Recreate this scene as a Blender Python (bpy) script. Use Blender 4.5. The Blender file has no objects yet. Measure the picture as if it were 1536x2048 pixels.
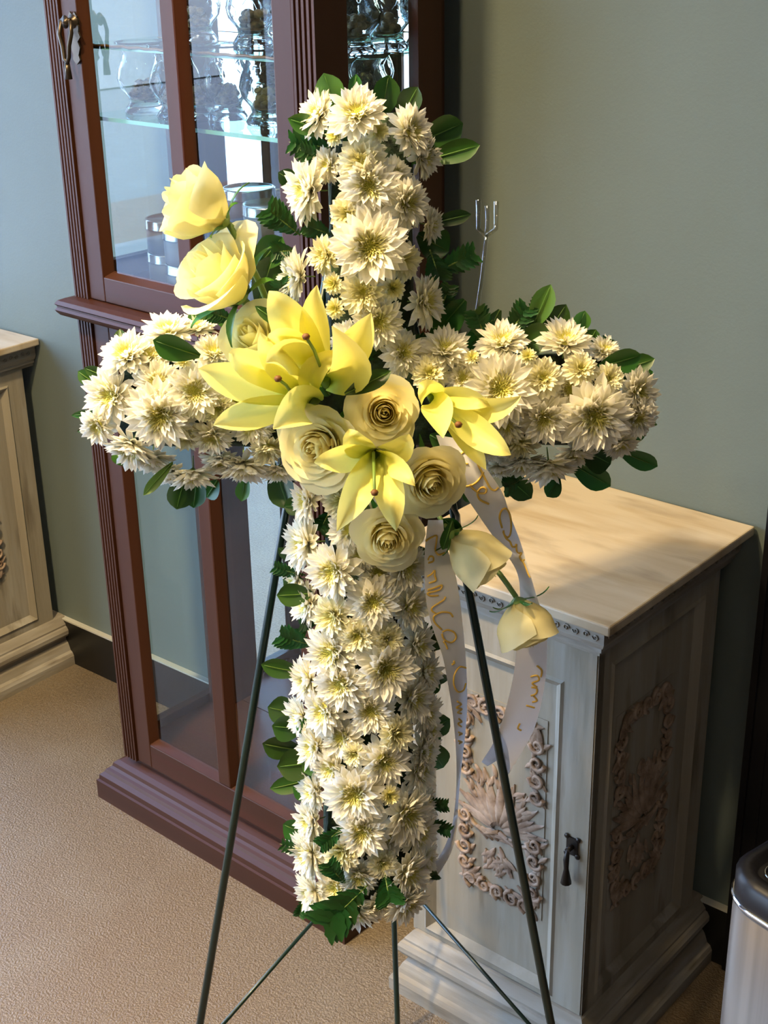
import bpy, math, random
import numpy as np
from mathutils import Vector, Matrix
from mathutils.bvhtree import BVHTree
PI = math.pi
R = math.radians
SC = bpy.context.scene
COL = SC.collection
rng = random.Random(7)

# ------------------------------------------------------------------ camera
FPX = 2786.5
PITCH, ROLL, YAW = R(23.4386), R(-1.0915), R(129.4952)
CAMP = Vector((0, 0, 1.6))
FW = Vector((math.cos(YAW)*math.cos(PITCH), math.sin(YAW)*math.cos(PITCH), -math.sin(PITCH)))
_rt = Vector((math.sin(YAW), -math.cos(YAW), 0)); _up = _rt.cross(FW)
RT = _rt*math.cos(ROLL)+_up*math.sin(ROLL)
UPV = -_rt*math.sin(ROLL)+_up*math.cos(ROLL)
cd = bpy.data.cameras.new('camera'); cam = bpy.data.objects.new('camera', cd); COL.objects.link(cam)
cd.sensor_fit = 'VERTICAL'; cd.sensor_height = 32; cd.lens = FPX/2048*32; cd.clip_start = .05; cd.clip_end = 200
m = Matrix.Identity(4)
for i in range(3): m[i][0], m[i][1], m[i][2], m[i][3] = RT[i], UPV[i], -FW[i], CAMP[i]
cam.matrix_world = m; SC.camera = cam
SC.view_settings.view_transform = 'Standard'; SC.view_settings.look = 'None'
SC.view_settings.gamma = 1; SC.view_settings.use_curve_mapping = False
SC.view_settings.exposure = 0.24
SC.cycles.max_bounces = 8; SC.cycles.transparent_max_bounces = 24; SC.cycles.transmission_bounces = 8
SC.cycles.use_denoising = True; SC.cycles.sample_clamp_indirect = 6

# ------------------------------------------------------------------ daylight and ceiling light
wd = bpy.data.worlds.new('sky'); SC.world = wd; wd.use_nodes = True
nt = wd.node_tree; bg = nt.nodes['Background']
sky = nt.nodes.new('ShaderNodeTexSky'); sky.sky_type = 'NISHITA'; sky.sun_disc = False
sky.sun_elevation = R(48); sky.sun_rotation = R(100); sky.air_density = 1.3
tn = nt.nodes.new('ShaderNodeMixRGB'); tn.blend_type = 'MULTIPLY'; tn.inputs[0].default_value = 1; tn.inputs[2].default_value = (.84, .95, 1.12, 1)   # camera balanced for the warm lamps
nt.links.new(sky.outputs[0], tn.inputs[1]); nt.links.new(tn.outputs[0], bg.inputs[0]); bg.inputs[1].default_value = 2.6
def sun(name, d, s, c):
    l = bpy.data.lights.new(name, 'SUN'); l.energy = s; l.color = c; l.angle = R(.6)
    o = bpy.data.objects.new(name, l); COL.objects.link(o); o.rotation_euler = Vector(d).to_track_quat('-Z', 'Y').to_euler()
sun('sun', (-.02, .62, -.78), 5, (.93, .96, 1))
def portal(name, loc, d, sx, sy):
    l = bpy.data.lights.new(name, 'AREA'); l.shape = 'RECTANGLE'; l.size = sx; l.size_y = sy; l.cycles.is_portal = True
    o = bpy.data.objects.new(name, l); COL.objects.link(o); o.location = loc
    o.rotation_euler = Vector(d).to_track_quat('-Z', 'Y').to_euler()
portal('daylight_portal', (-3.62, -1.2, 1.35), (1, 0, 0), 5.4, 2.5)
# recessed ceiling lamps: x, y, power; the third is added fill for the flower fronts
CANS = [(-1.45, .30, 88, 'recessed warm ceiling lamp above the front of the flower cross'), (-1.15, 1.05, 16, 'recessed warm ceiling lamp over the china cabinet front'), (-.95, -.85, 48, 'added warm fill lamp between the display and the middle of the room'), (-2.3, -.9, 16, 'recessed warm ceiling lamp nearest the shop window'), (.25, .9, 2.5, 'recessed warm ceiling lamp near the black door'), (-.9, -2.2, 8, 'recessed warm ceiling lamp far behind the viewer')]

# ------------------------------------------------------------------ material helpers
def mat(name, col, rough=.6, metal=0, spec=.5, **kw):
    mm = bpy.data.materials.new(name); mm.use_nodes = True
    b = mm.node_tree.nodes['Principled BSDF']
    b.inputs['Base Color'].default_value = (*col, 1); b.inputs['Roughness'].default_value = rough
    b.inputs['Metallic'].default_value = metal; b.inputs['Specular IOR Level'].default_value = spec
    for k, v in kw.items(): b.inputs[k.replace('_', ' ')].default_value = v
    return mm
def nodes(mm): return mm.node_tree.nodes, mm.node_tree.links, mm.node_tree.nodes['Principled BSDF']
def noise_mix(mm, c1, c2, scale=5, stretch=(1, 1, 1), lo=.35, hi=.65, detail=6, bump=0, bscale=None, rot=(0, 0, 0), dist=0):
    n, l, b = nodes(mm)
    tc = n.new('ShaderNodeTexCoord'); mp = n.new('ShaderNodeMapping'); mp.inputs['Scale'].default_value = stretch
    mp.inputs['Rotation'].default_value = rot
    l.new(tc.outputs['Object'], mp.inputs[0])
    t = n.new('ShaderNodeTexNoise'); t.inputs['Scale'].default_value = scale; t.inputs['Detail'].default_value = detail
    t.inputs['Distortion'].default_value = dist
    l.new(mp.outputs[0], t.inputs['Vector'])
    r = n.new('ShaderNodeValToRGB'); e = r.color_ramp.elements
    e[0].position = lo; e[1].position = hi; e[0].color = (*c1, 1); e[1].color = (*c2, 1)
    l.new(t.outputs[0], r.inputs[0]); l.new(r.outputs[0], b.inputs['Base Color'])
    if bump:
        t2 = t
        if bscale:
            t2 = n.new('ShaderNodeTexNoise'); t2.inputs['Scale'].default_value = bscale; t2.inputs['Detail'].default_value = 4
            l.new(mp.outputs[0], t2.inputs['Vector'])
        bp = n.new('ShaderNodeBump'); bp.inputs['Strength'].default_value = bump; bp.inputs['Distance'].default_value = .01
        l.new(t2.outputs[0], bp.inputs['Height']); l.new(bp.outputs[0], b.inputs['Normal'])
    return r
def overlay(mm, c, scale, stretch, lo, hi, fac=1.0):
    """second noise layer over the first colour: wear, stains, streaks"""
    n, l, b = nodes(mm)
    src = b.inputs['Base Color'].links[0].from_socket
    tc = n.new('ShaderNodeTexCoord'); mp = n.new('ShaderNodeMapping'); mp.inputs['Scale'].default_value = stretch
    l.new(tc.outputs['Object'], mp.inputs[0])
    t = n.new('ShaderNodeTexNoise'); t.inputs['Scale'].default_value = scale; t.inputs['Detail'].default_value = 8
    l.new(mp.outputs[0], t.inputs['Vector'])
    mr = n.new('ShaderNodeMapRange'); mr.inputs[1].default_value = lo; mr.inputs[2].default_value = hi; mr.inputs[4].default_value = fac
    l.new(t.outputs[0], mr.inputs[0])
    mx = n.new('ShaderNodeMixRGB'); mx.inputs[2].default_value = (*c, 1)
    l.new(mr.outputs[0], mx.inputs[0]); l.new(src, mx.inputs[1]); l.new(mx.outputs[0], b.inputs['Base Color'])
def thin_leafy(name, c_in, c_out, trans=.3, rough=.5, attr='grad', spec=.3, vary=0):
    """petal or leaf: colour runs along a mesh attribute, part of the light passes through"""
    mm = bpy.data.materials.new(name); mm.use_nodes = True
    n, l, b = nodes(mm); b.inputs['Roughness'].default_value = rough; b.inputs['Specular IOR Level'].default_value = spec
    a = n.new('ShaderNodeAttribute'); a.attribute_name = attr
    r = n.new('ShaderNodeValToRGB'); r.color_ramp.elements[0].color = (*c_in, 1); r.color_ramp.elements[1].color = (*c_out, 1)
    l.new(a.outputs['Fac'], r.inputs[0]); col = r.outputs[0]
    if vary:
        oi = n.new('ShaderNodeObjectInfo'); hs = n.new('ShaderNodeHueSaturation')
        mr = n.new('ShaderNodeMapRange'); mr.inputs[3].default_value = 1-vary; mr.inputs[4].default_value = 1+vary
        mh = n.new('ShaderNodeMapRange'); mh.inputs[3].default_value = .475; mh.inputs[4].default_value = .515
        l.new(oi.outputs['Random'], mr.inputs[0]); l.new(mr.outputs[0], hs.inputs['Value'])
        l.new(oi.outputs['Random'], mh.inputs[0]); l.new(mh.outputs[0], hs.inputs['Hue'])
        l.new(col, hs.inputs['Color']); col = hs.outputs[0]
    l.new(col, b.inputs['Base Color'])
    tr = n.new('ShaderNodeBsdfTranslucent'); l.new(col, tr.inputs[0])
    mx = n.new('ShaderNodeMixShader'); mx.inputs[0].default_value = trans
    l.new(b.outputs[0], mx.inputs[1]); l.new(tr.outputs[0], mx.inputs[2]); l.new(mx.outputs[0], n['Material Output'].inputs[0])
    return mm
def pane_glass(name, tint=(.93, .97, .96), ior=1.5):
    mm = bpy.data.materials.new(name); mm.use_nodes = True
    n = mm.node_tree.nodes; l = mm.node_tree.links; n.remove(n['Principled BSDF'])
    t = n.new('ShaderNodeBsdfTransparent'); t.inputs[0].default_value = (*tint, 1)
    g = n.new('ShaderNodeBsdfGlossy'); g.inputs['Roughness'].default_value = .01; g.inputs[0].default_value = (1, 1, 1, 1)
    f = n.new('ShaderNodeFresnel'); f.inputs[0].default_value = ior
    gm = n.new('ShaderNodeNewGeometry'); sb = n.new('ShaderNodeMath'); sb.operation = 'SUBTRACT'; sb.inputs[0].default_value = 1; l.new(gm.outputs['Backfacing'], sb.inputs[1])
    ml = n.new('ShaderNodeMath'); ml.operation = 'MULTIPLY'; l.new(f.outputs[0], ml.inputs[0]); l.new(sb.outputs[0], ml.inputs[1])
    mx = n.new('ShaderNodeMixShader'); l.new(ml.outputs[0], mx.inputs[0]); l.new(t.outputs[0], mx.inputs[1]); l.new(g.outputs[0], mx.inputs[2])
    l.new(mx.outputs[0], n['Material Output'].inputs[0])
    return mm

M = {}
M['wall'] = mat('sage_wall_paint', (.36, .385, .335), .55, spec=.35); noise_mix(M['wall'], (.120, .150, .138), (.128, .160, .147), 3, bump=.05, bscale=240)
M['dark_wall'] = mat('charcoal_display_wall', (.07, .065, .06), .7)
M['baseboard'] = mat('black_baseboard', (.006, .006, .006), .35)
M['caulk'] = mat('pale_caulk', (.45, .45, .4), .6)
M['ceiling'] = mat('ceiling_paint', (.42, .41, .38), .9)
M['floor'] = mat('stained_concrete', (.3, .2, .12), .38, spec=.5)
noise_mix(M['floor'], (.115, .086, .054), (.185, .145, .098), 170, lo=.35, hi=.65, detail=3, bump=.5, bscale=260)
overlay(M['floor'], (.135, .078, .030), 1.6, (1, 1, 1), .45, .75, .55)
overlay(M['floor'], (.20, .175, .135), 7, (1, 1, 1), .52, .8, .4)
M['wood'] = mat('cherry_wood', (.12, .035, .015), .40, spec=.22)
noise_mix(M['wood'], (.032, .0105, .0045), (.056, .0195, .008), 9, (1, 1, .06), .3, .7, bump=.03)
overlay(M['wood'], (.05, .012, .006), 30, (1, 1, .04), .58, .72, .55)
M['woodx'] = mat('cherry_wood_across', (.12, .035, .015), .40, spec=.22)
noise_mix(M['woodx'], (.032, .0105, .0045), (.056, .0195, .008), 9, (.06, 1, 1), .3, .7, bump=.03)
overlay(M['woodx'], (.05, .012, .006), 30, (.04, 1, 1), .58, .72, .55)
M['mirror'] = mat('mirror', (.86, .9, .9), .0, 1)
M['pane'] = pane_glass('window_glass')
M['shelfglass'] = pane_glass('green_shelf_glass', (.72, .88, .82))
M['edgeglass'] = mat('green_glass_edge', (.12, .32, .27), .15, spec=.6)
M['bronze'] = mat('dark_bronze', (.07, .055, .04), .35, .85)
M['tin'] = mat('grey_tin', (.05, .054, .056), .5, .25)
M['tinlid'] = mat('silver_tin_lid', (.30, .33, .35), .2, .9)
M['amber'] = mat('amber_filler', (.16, .10, .05), .35, .2); noise_mix(M['amber'], (.04, .025, .012), (.40, .28, .14), 90, bump=.6)
M['goldtrim'] = mat('brown_bead_trim', (.12, .06, .02), .4, .3)
M['blown'] = mat('blown_glass', (.95, .97, .97), .02, 0, .5, Transmission_Weight=1.0, IOR=1.35)
n_, l_, b_ = nodes(M['blown']); _t = n_.new('ShaderNodeTexVoronoi'); _t.inputs['Scale'].default_value = 60
_bp = n_.new('ShaderNodeBump'); _bp.inputs['Strength'].default_value = .35; _bp.inputs['Distance'].default_value = .004
_tc = n_.new('ShaderNodeTexCoord'); l_.new(_tc.outputs['Object'], _t.inputs['Vector']); l_.new(_t.outputs[0], _bp.inputs['Height']); l_.new(_bp.outputs[0], b_.inputs['Normal'])
M['white_wood'] = mat('whitewashed_wood', (.5, .47, .4), .6, spec=.3)
noise_mix(M['white_wood'], (.19, .165, .12), (.285, .262, .21), 10, (1.4, 1.4, .12), .3, .62, bump=.12, bscale=60)
overlay(M['white_wood'], (.34, .325, .285), 16, (1.5, 1.5, .15), .5, .68, .75)
overlay(M['white_wood'], (.10, .078, .05), 20, (1.3, 1.3, .2), .57, .70, .7)
M['white_woodx'] = mat('whitewashed_moulding', (.5, .47, .4), .6, spec=.3)
noise_mix(M['white_woodx'], (.18, .155, .115), (.285, .262, .22), 12, (.25, .25, 2), .3, .62, bump=.12, bscale=60)
overlay(M['white_woodx'], (.34, .325, .29), 18, (.3, .3, 2), .5, .68, .75)
overlay(M['white_woodx'], (.11, .085, .06), 25, (.4, .4, 2), .60, .74, .6)
M['carving'] = mat('pinkish_carving', (.40, .31, .24), .6, spec=.3); noise_mix(M['carving'], (.17, .115, .08), (.36, .275, .21), 45, bump=.2)
M['marble'] = mat('cream_top', (.7, .6, .45), .4, spec=.4)
noise_mix(M['marble'], (.36, .275, .165), (.48, .41, .30), 7, (.55, 2.6, 1), .34, .6, 12, bump=.03, dist=.8)
overlay(M['marble'], (.15, .10, .055), 11, (.6, 2.2, 1), .56, .74, .45)
overlay(M['marble'], (.56, .52, .43), 6, (.6, 2.4, 1), .55, .75, .6)
M['iron'] = mat('black_iron', (.025, .022, .02), .4, .7)
M['easel'] = mat('dark_green_wire', (.006, .022, .016), .3, .1, .6)
M['foam'] = mat('dark_green_foam', (.012, .03, .01), .9); noise_mix(M['foam'], (.004, .010, .004), (.02, .045, .014), 60, bump=1)
M['mum'] = thin_leafy('chrysanthemum_petal', (.78, .78, .26), (.945, .93, .86), .40, .6)
M['mum'].node_tree.nodes['Color Ramp'].color_ramp.elements.new(.4).color = (.92, .89, .66, 1)
M['button'] = thin_leafy('button_floret', (.70, .72, .17), (.93, .905, .74), .3, .55)
M['button'].node_tree.nodes['Color Ramp'].color_ramp.elements.new(.3).color = (.84, .80, .28, 1)
M['rose'] = thin_leafy('ivory_rose_petal', (.93, .80, .32), (.95, .90, .56), .36, .5)
M['rosey'] = thin_leafy('yellow_rose_petal', (.92, .84, .34), (.93, .90, .52), .34, .5)
M['lily'] = thin_leafy('yellow_lily_tepal', (.50, .62, .06), (.92, .85, .30), .34, .42)
M['lily'].node_tree.nodes['Color Ramp'].color_ramp.elements.new(.3).color = (.88, .86, .22, 1)
M['leaf'] = thin_leafy('glossy_leaf', (.018, .065, .010), (.035, .115, .016), .12, .3, spec=.5, vary=.4)
M['leaf_pale'] = thin_leafy('pale_leaf', (.06, .17, .022), (.12, .25, .045), .22, .3, spec=.5, vary=.2)
M['fern'] = thin_leafy('fern_leaf', (.012, .07, .014), (.02, .10, .02), .2, .4, spec=.4, vary=.25)
M['sepal'] = thin_leafy('rose_sepal', (.06, .18, .03), (.04, .15, .02), .2, .4, vary=.1)
M['stem'] = mat('green_stem', (.16, .26, .05), .45)
M['anther'] = mat('brown_stigma', (.16, .06, .01), .6)
M['ribbon'] = thin_leafy('white_satin_ribbon', (.86, .85, .88), (.86, .85, .88), .25, .35)
M['goldink'] = mat('gold_glitter_ink', (.78, .52, .10), .4, .2)
M['acrylic'] = pane_glass('clear_acrylic', (.86, .86, .83), 2.1)
M['steel'] = mat('brushed_steel', (.42, .39, .36), .45, .6); noise_mix(M['steel'], (.075, .064, .055), (.105, .092, .08), 60, (1, 1, .02), bump=.02)
M['blackplastic'] = mat('black_plastic', (.006, .006, .008), .35, spec=.3)
M['chrome'] = mat('bright_rim', (.75, .76, .78), .12, 1)
M['white_frame'] = mat('white_window_frame', (.8, .8, .78), .5)
M['sidewalk'] = mat('pale_sidewalk', (.5, .5, .5), .9); noise_mix(M['sidewalk'], (.46, .47, .48), (.54, .54, .54), 4)
M['brick'] = mat('brick_paving', (.38, .22, .17), .9)
M['stucco'] = mat('white_stucco', (.78, .77, .74), .9)
M['asphalt'] = mat('pale_street', (.34, .34, .34), .9)
M['lamp'] = bpy.data.materials.new('lamp_glow'); M['lamp'].use_nodes = True
_b = M['lamp'].node_tree.nodes['Principled BSDF']; _b.inputs['Emission Color'].default_value = (1, .78, .48, 1); _b.inputs['Emission Strength'].default_value = 6

# ------------------------------------------------------------------ geometry helpers
class MB:
    def __init__(s): s.v = []; s.f = []; s.g = []; s.sm = []
    def add(s, vs, fs, g=None, smooth=True):
        o = len(s.v); s.v += [tuple(p) for p in vs]; s.f += [tuple(i+o for i in f) for f in fs]
        s.g += list(g) if g is not None else [1.0]*len(vs); s.sm += [smooth]*len(fs)
    def box(s, x0, x1, y0, y1, z0, z1, mtx=None):
        vs = [Vector((x, y, z)) for x in (x0, x1) for y in (y0, y1) for z in (z0, z1)]
        if mtx: vs = [mtx @ p for p in vs]
        s.add(vs, [(0, 1, 3, 2), (4, 6, 7, 5), (0, 4, 5, 1), (2, 3, 7, 6), (0, 2, 6, 4), (1, 5, 7, 3)], smooth=False)
    def tube(s, pts, r, n=8, caps=True):
        pts = [Vector(p) for p in pts]; rs = r if isinstance(r, (list, tuple)) else [r]*len(pts)
        t = (pts[1]-pts[0]).normalized(); u = t.orthogonal().normalized(); vs = []
        for i, p in enumerate(pts):
            a = pts[max(i-1, 0)]; b = pts[min(i+1, len(pts)-1)]; t = (b-a).normalized()
            u = (u-t*u.dot(t)); u = u.normalized() if u.length > 1e-6 else t.orthogonal().normalized(); w = t.cross(u)
            vs += [p+(u*math.cos(2*PI*k/n)+w*math.sin(2*PI*k/n))*rs[i] for k in range(n)]
        fs = [(i*n+k, i*n+(k+1) % n, (i+1)*n+(k+1) % n, (i+1)*n+k) for i in range(len(pts)-1) for k in range(n)]
        s.add(vs, fs)
        if caps: s.f += [tuple(len(s.v)-len(vs)+k for k in reversed(range(n))), tuple(len(s.v)-n+k for k in range(n))]; s.sm += [False]*2
    def lathe(s, prof, n=24, mtx=None, smooth=True, g=None):
        vs = []; gg = []
        for i, (r, z) in enumerate(prof):
            for k in range(n):
                p = Vector((r*math.cos(2*PI*k/n), r*math.sin(2*PI*k/n), z)); vs.append(mtx @ p if mtx else p); gg.append(g[i] if g else 1)
        s.add(vs, [(i*n+k, i*n+(k+1) % n, (i+1)*n+(k+1) % n, (i+1)*n+k) for i in range(len(prof)-1) for k in range(n)], gg, smooth)
    def grid(s, P, g=None):
        a, b = len(P), len(P[0])
        s.add([p for row in P for p in row], [(i*b+j, (i+1)*b+j, (i+1)*b+j+1, i*b+j+1) for i in range(a-1) for j in range(b-1)],
              [x for row in g for x in row] if g else None)
    def prism(s, prof, path_pts, closed=False):
        pass
    def mesh(s, name, material):
        me = bpy.data.meshes.new(name); me.from_pydata(s.v, [], s.f); me.materials.append(material)
        me.polygons.foreach_set('use_smooth', s.sm)
        a = me.attributes.new('grad', 'FLOAT', 'POINT'); a.data.foreach_set('value', s.g)
        me.update(); return me
    def build(s, name, material, parent=None, bevel=0):
        return put(name, s.mesh(name, material), parent, bevel=bevel)
def put(name, me, parent=None, mtx=None, bevel=0):
    o = bpy.data.objects.new(name, me); COL.objects.link(o)
    if parent: o.parent = parent
    if mtx is not None: o.matrix_local = mtx
    if bevel:
        bm_ = o.modifiers.new('bevel', 'BEVEL'); bm_.width = bevel; bm_.segments = 2; bm_.limit_method = 'ANGLE'
    return o
def tag(o, label=None, cat=None, group=None, kind=None):
    if label: o['label'] = label
    if cat: o['category'] = cat
    if group: o['group'] = group
    if kind: o['kind'] = kind
    return o
def empty(name, mtx=None, label=None, cat=None, group=None):
    o = bpy.data.objects.new(name, None); COL.objects.link(o); o.empty_display_size = .02
    if mtx is not None: o.matrix_world = mtx
    return tag(o, label, cat, group)
def boxobj(name, material, parent, *b, bevel=0):
    q = MB(); q.box(*b); return q.build(name, material, parent, bevel=bevel)
def pixray(x, y): return FW*FPX+RT*(x-768)-UPV*(y-1024)
def on_plane(x, y, P, N):
    d = pixray(x, y); return CAMP+d*((P-CAMP).dot(N)/d.dot(N))
def frame_mtx(origin, x, y, z):
    mm = Matrix.Identity(4)
    for i in range(3): mm[i][0], mm[i][1], mm[i][2], mm[i][3] = x[i], y[i], z[i], origin[i]
    return mm

# ------------------------------------------------------------------ the room
WY = 1.74; XL, XR, YB, ZC = -3.6, 2.6, -4.2, 2.75
def struct(name, material, *b, bevel=0): return tag(boxobj(name, material, None, *b, bevel=bevel), kind='structure')
struct('floor', M['floor'], XL-.1, XR+.1, YB-.1, WY+.1, -.1, 0)
struct('ceiling', M['ceiling'], XL-.1, XR+.1, YB-.1, WY+.1, ZC, ZC+.1)
struct('wall_back', M['wall'], XL-.1, XR+.1, WY, WY+.12, 0, ZC)
struct('wall_right', M['dark_wall'], XR, XR+.1, YB, WY, 0, ZC)
struct('wall_front', M['dark_wall'], XL, XR, YB-.1, YB, 0, ZC)
struct('baseboard_back', M['baseboard'], XL, -.70, WY-.012, WY, 0, .108)
struct('trim_1', M['caulk'], XL, -.70, WY-.013, WY, .108, .1115)
# storefront window wall on the daylight side
struct('wall_left', M['white_frame'], XL-.1, XL, YB, WY, 0, .12)
struct('wall_left.001', M['white_frame'], XL-.1, XL, YB, WY, 2.6, ZC)
wf = MB()
ys = [YB+.0+i*.92 for i in range(7)]+[WY-.06]
for y in ys: wf.box(XL-.08, XL, y, y+.06, .12, 2.6)
wf.box(XL-.08, XL, YB, WY, 2.05, 2.11)
tag(wf.build('window_1', M['white_frame']), kind='structure')
# outdoors
tag(boxobj('sidewalk', M['sidewalk'], None, XL-2.6, XL-.1, -9, 7, -.16, -.06), kind='structure')
tag(boxobj('brick_paving', M['brick'], None, XL-3.6, XL-2.6, -9, 7, -.16, -.062), kind='structure')
tag(boxobj('street', M['asphalt'], None, XL-16, XL-3.6, -16, 14, -.2, -.12), kind='structure')
for i in range(5): tag(boxobj('porch_column', M['stucco'], None, XL-2.5, XL-2.2, -7.4+i*2.3, -7.1+i*2.3, -.06, 3.2), 'white square porch column on the sidewalk outside', 'column', 'porch columns outside the shop window')
tag(boxobj('building', M['stucco'], None, XL-13, XL-9, -14, 12, -.1, 4.2), 'white building across the street seen in the cabinet mirror', 'building')

# black door on the back wall, at its casing
dr = empty('door_1'); dr['kind'] = 'structure'
q = MB(); q.box(-.722, -.690, WY-.014, WY+.001, 0, 2.1); q.box(-.722, -.712, WY-.02, WY, 0, 2.1); q.box(-.735, .25, WY-.035, WY+.001, 2.1, 2.16); q.box(.19, .25, WY-.035, WY+.001, 0, 2.1)
q.build('casing', M['blackplastic'], dr)
q = MB(); q.box(-.69, .19, WY-.012, WY+.001, 0.005, 2.1); q.build('door_leaf', M['blackplastic'], dr)
q = MB(); q.box(-.60, .10, WY-.016, WY-.008, .25, 1.0); q.build('door_panel', mat('dark_door_panel', (.02, .022, .028), .2), dr)

# recessed ceiling lamps and the added fill lamp
for i, (x, y, pw, lamp_label) in enumerate(CANS):
    o = empty('ceiling_lamp', Matrix.Translation((x, y, ZC)), lamp_label, 'lamp', 'recessed ceiling lamps')
    q = MB(); q.lathe([(.055, -.002), (.085, -.006), (.085, 0)], 24); q.build('trim_ring', M['white_frame'], o)
    q = MB(); q.lathe([(.0005, -.0015), (.055, -.0015)], 24); q.build('lens', M['lamp'], o)
    l = bpy.data.lights.new('lamp_light', 'SPOT'); l.energy = pw*4; l.color = (1, .74, .40); l.spot_size = R(130); l.spot_blend = .8; l.shadow_soft_size = .06
    lo = bpy.data.objects.new('lamp_light', l); COL.objects.link(lo); lo.location = (x, y, ZC-.02)

# ------------------------------------------------------------------ china cabinet (local frame: x along the front, y to the wall)
CA = R(-2.3424); CO = Vector((-1.246, 1.386, 0))
CMX = Matrix.Translation(CO) @ Matrix.Rotation(CA, 4, 'Z')
def local_hit(mtx, px, py, axis, val):
    inv = mtx.inverted(); c = inv @ CAMP; d = inv.to_3x3() @ pixray(px, py); return c+d*((val-c[axis])/d[axis])
china = empty('china_cabinet', CMX, 'tall cherry wood china cabinet with glass doors and fluted corner posts', 'cabinet')
X0, X1, YF, YK, ZT = -.607, -.026, .032, .298, 2.0
def stepped(mb, x0, x1, y0, y1, prof):
    """moulding around left, front and right: prof = [(inset, z)...] bottom to top"""
    rows = []
    for ins, z in prof: rows.append([(x0+ins, y1, z), (x0+ins, y0+ins, z), (x1-ins, y0+ins, z), (x1-ins, y1, z)])
    vs = [p for r in rows for p in r]; n = 4
    mb.add(vs, [(i*n+k, i*n+k+1, (i+1)*n+k+1, (i+1)*n+k) for i in range(len(rows)-1) for k in range(3)], smooth=False)
    o = len(mb.v)-4; mb.f.append((o, o+1, o+2, o+3)); mb.sm.append(False)
q = MB(); stepped(q, -.664, .0, .0, .300, [(0, 0), (0, .040), (.004, .042), (.005, .052), (.012, .058), (.015, .064), (.020, .067), (.024, .071), (.026, .078), (.034, .084), (.044, .089), (.048, .091), (.048, .098), (.054, .104), (.056, .104)])
q.build('plinth', M['woodx'], china)
q = MB(); stepped(q, -.632, -.003, .006, .300, [(.02, .975), (.006, .981), (.002, .986), (0, .990), (.003, .994), (.003, .997), (0, 1.0), (.004, 1.006), (.014, 1.010), (.03, 1.012)])
q.build('ledge_moulding', M['woodx'], china)
def pilaster(x0, x1, z0, z1, n=4):
    q = MB(); w = (x1-x0); fl = w/(2*n+1); pts = [(x0, YF+.02), (x0, YF)]
    for i in range(n):
        a = x0+fl*(2*i+1); pts += [(a, YF), (a+fl*.15, YF+.004), (a+fl*.5, YF+.006), (a+fl*.85, YF+.004), (a+fl, YF)]
    pts += [(x1, YF), (x1, YF+.03), (x0, YF+.03)]
    n_ = len(pts)
    q.add([(p[0], p[1], z) for z in (z0, z1) for p in pts], [(i, (i+1) % n_, n_+(i+1) % n_, n_+i) for i in range(n_)], smooth=False)
    return q.build('fluted_post', M['wood'], china)
for z0, z1 in ((.104, .978), (1.012, ZT)):
    pilaster(X0, -.572, z0, z1); pilaster(-.068, X1, z0, z1)
def wframe(q, x0, x1, z0, z1, sx, sz, y0, y1, bev=.010):
    """door frame with inner bevel"""
    q.box(x0, x0+sx, y0, y1, z0, z1); q.box(x1-sx, x1, y0, y1, z0, z1)
    q.box(x0+sx, x1-sx, y0, y1, z0, z0+sz); q.box(x0+sx, x1-sx, y0, y1, z1-sz, z1)
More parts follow.
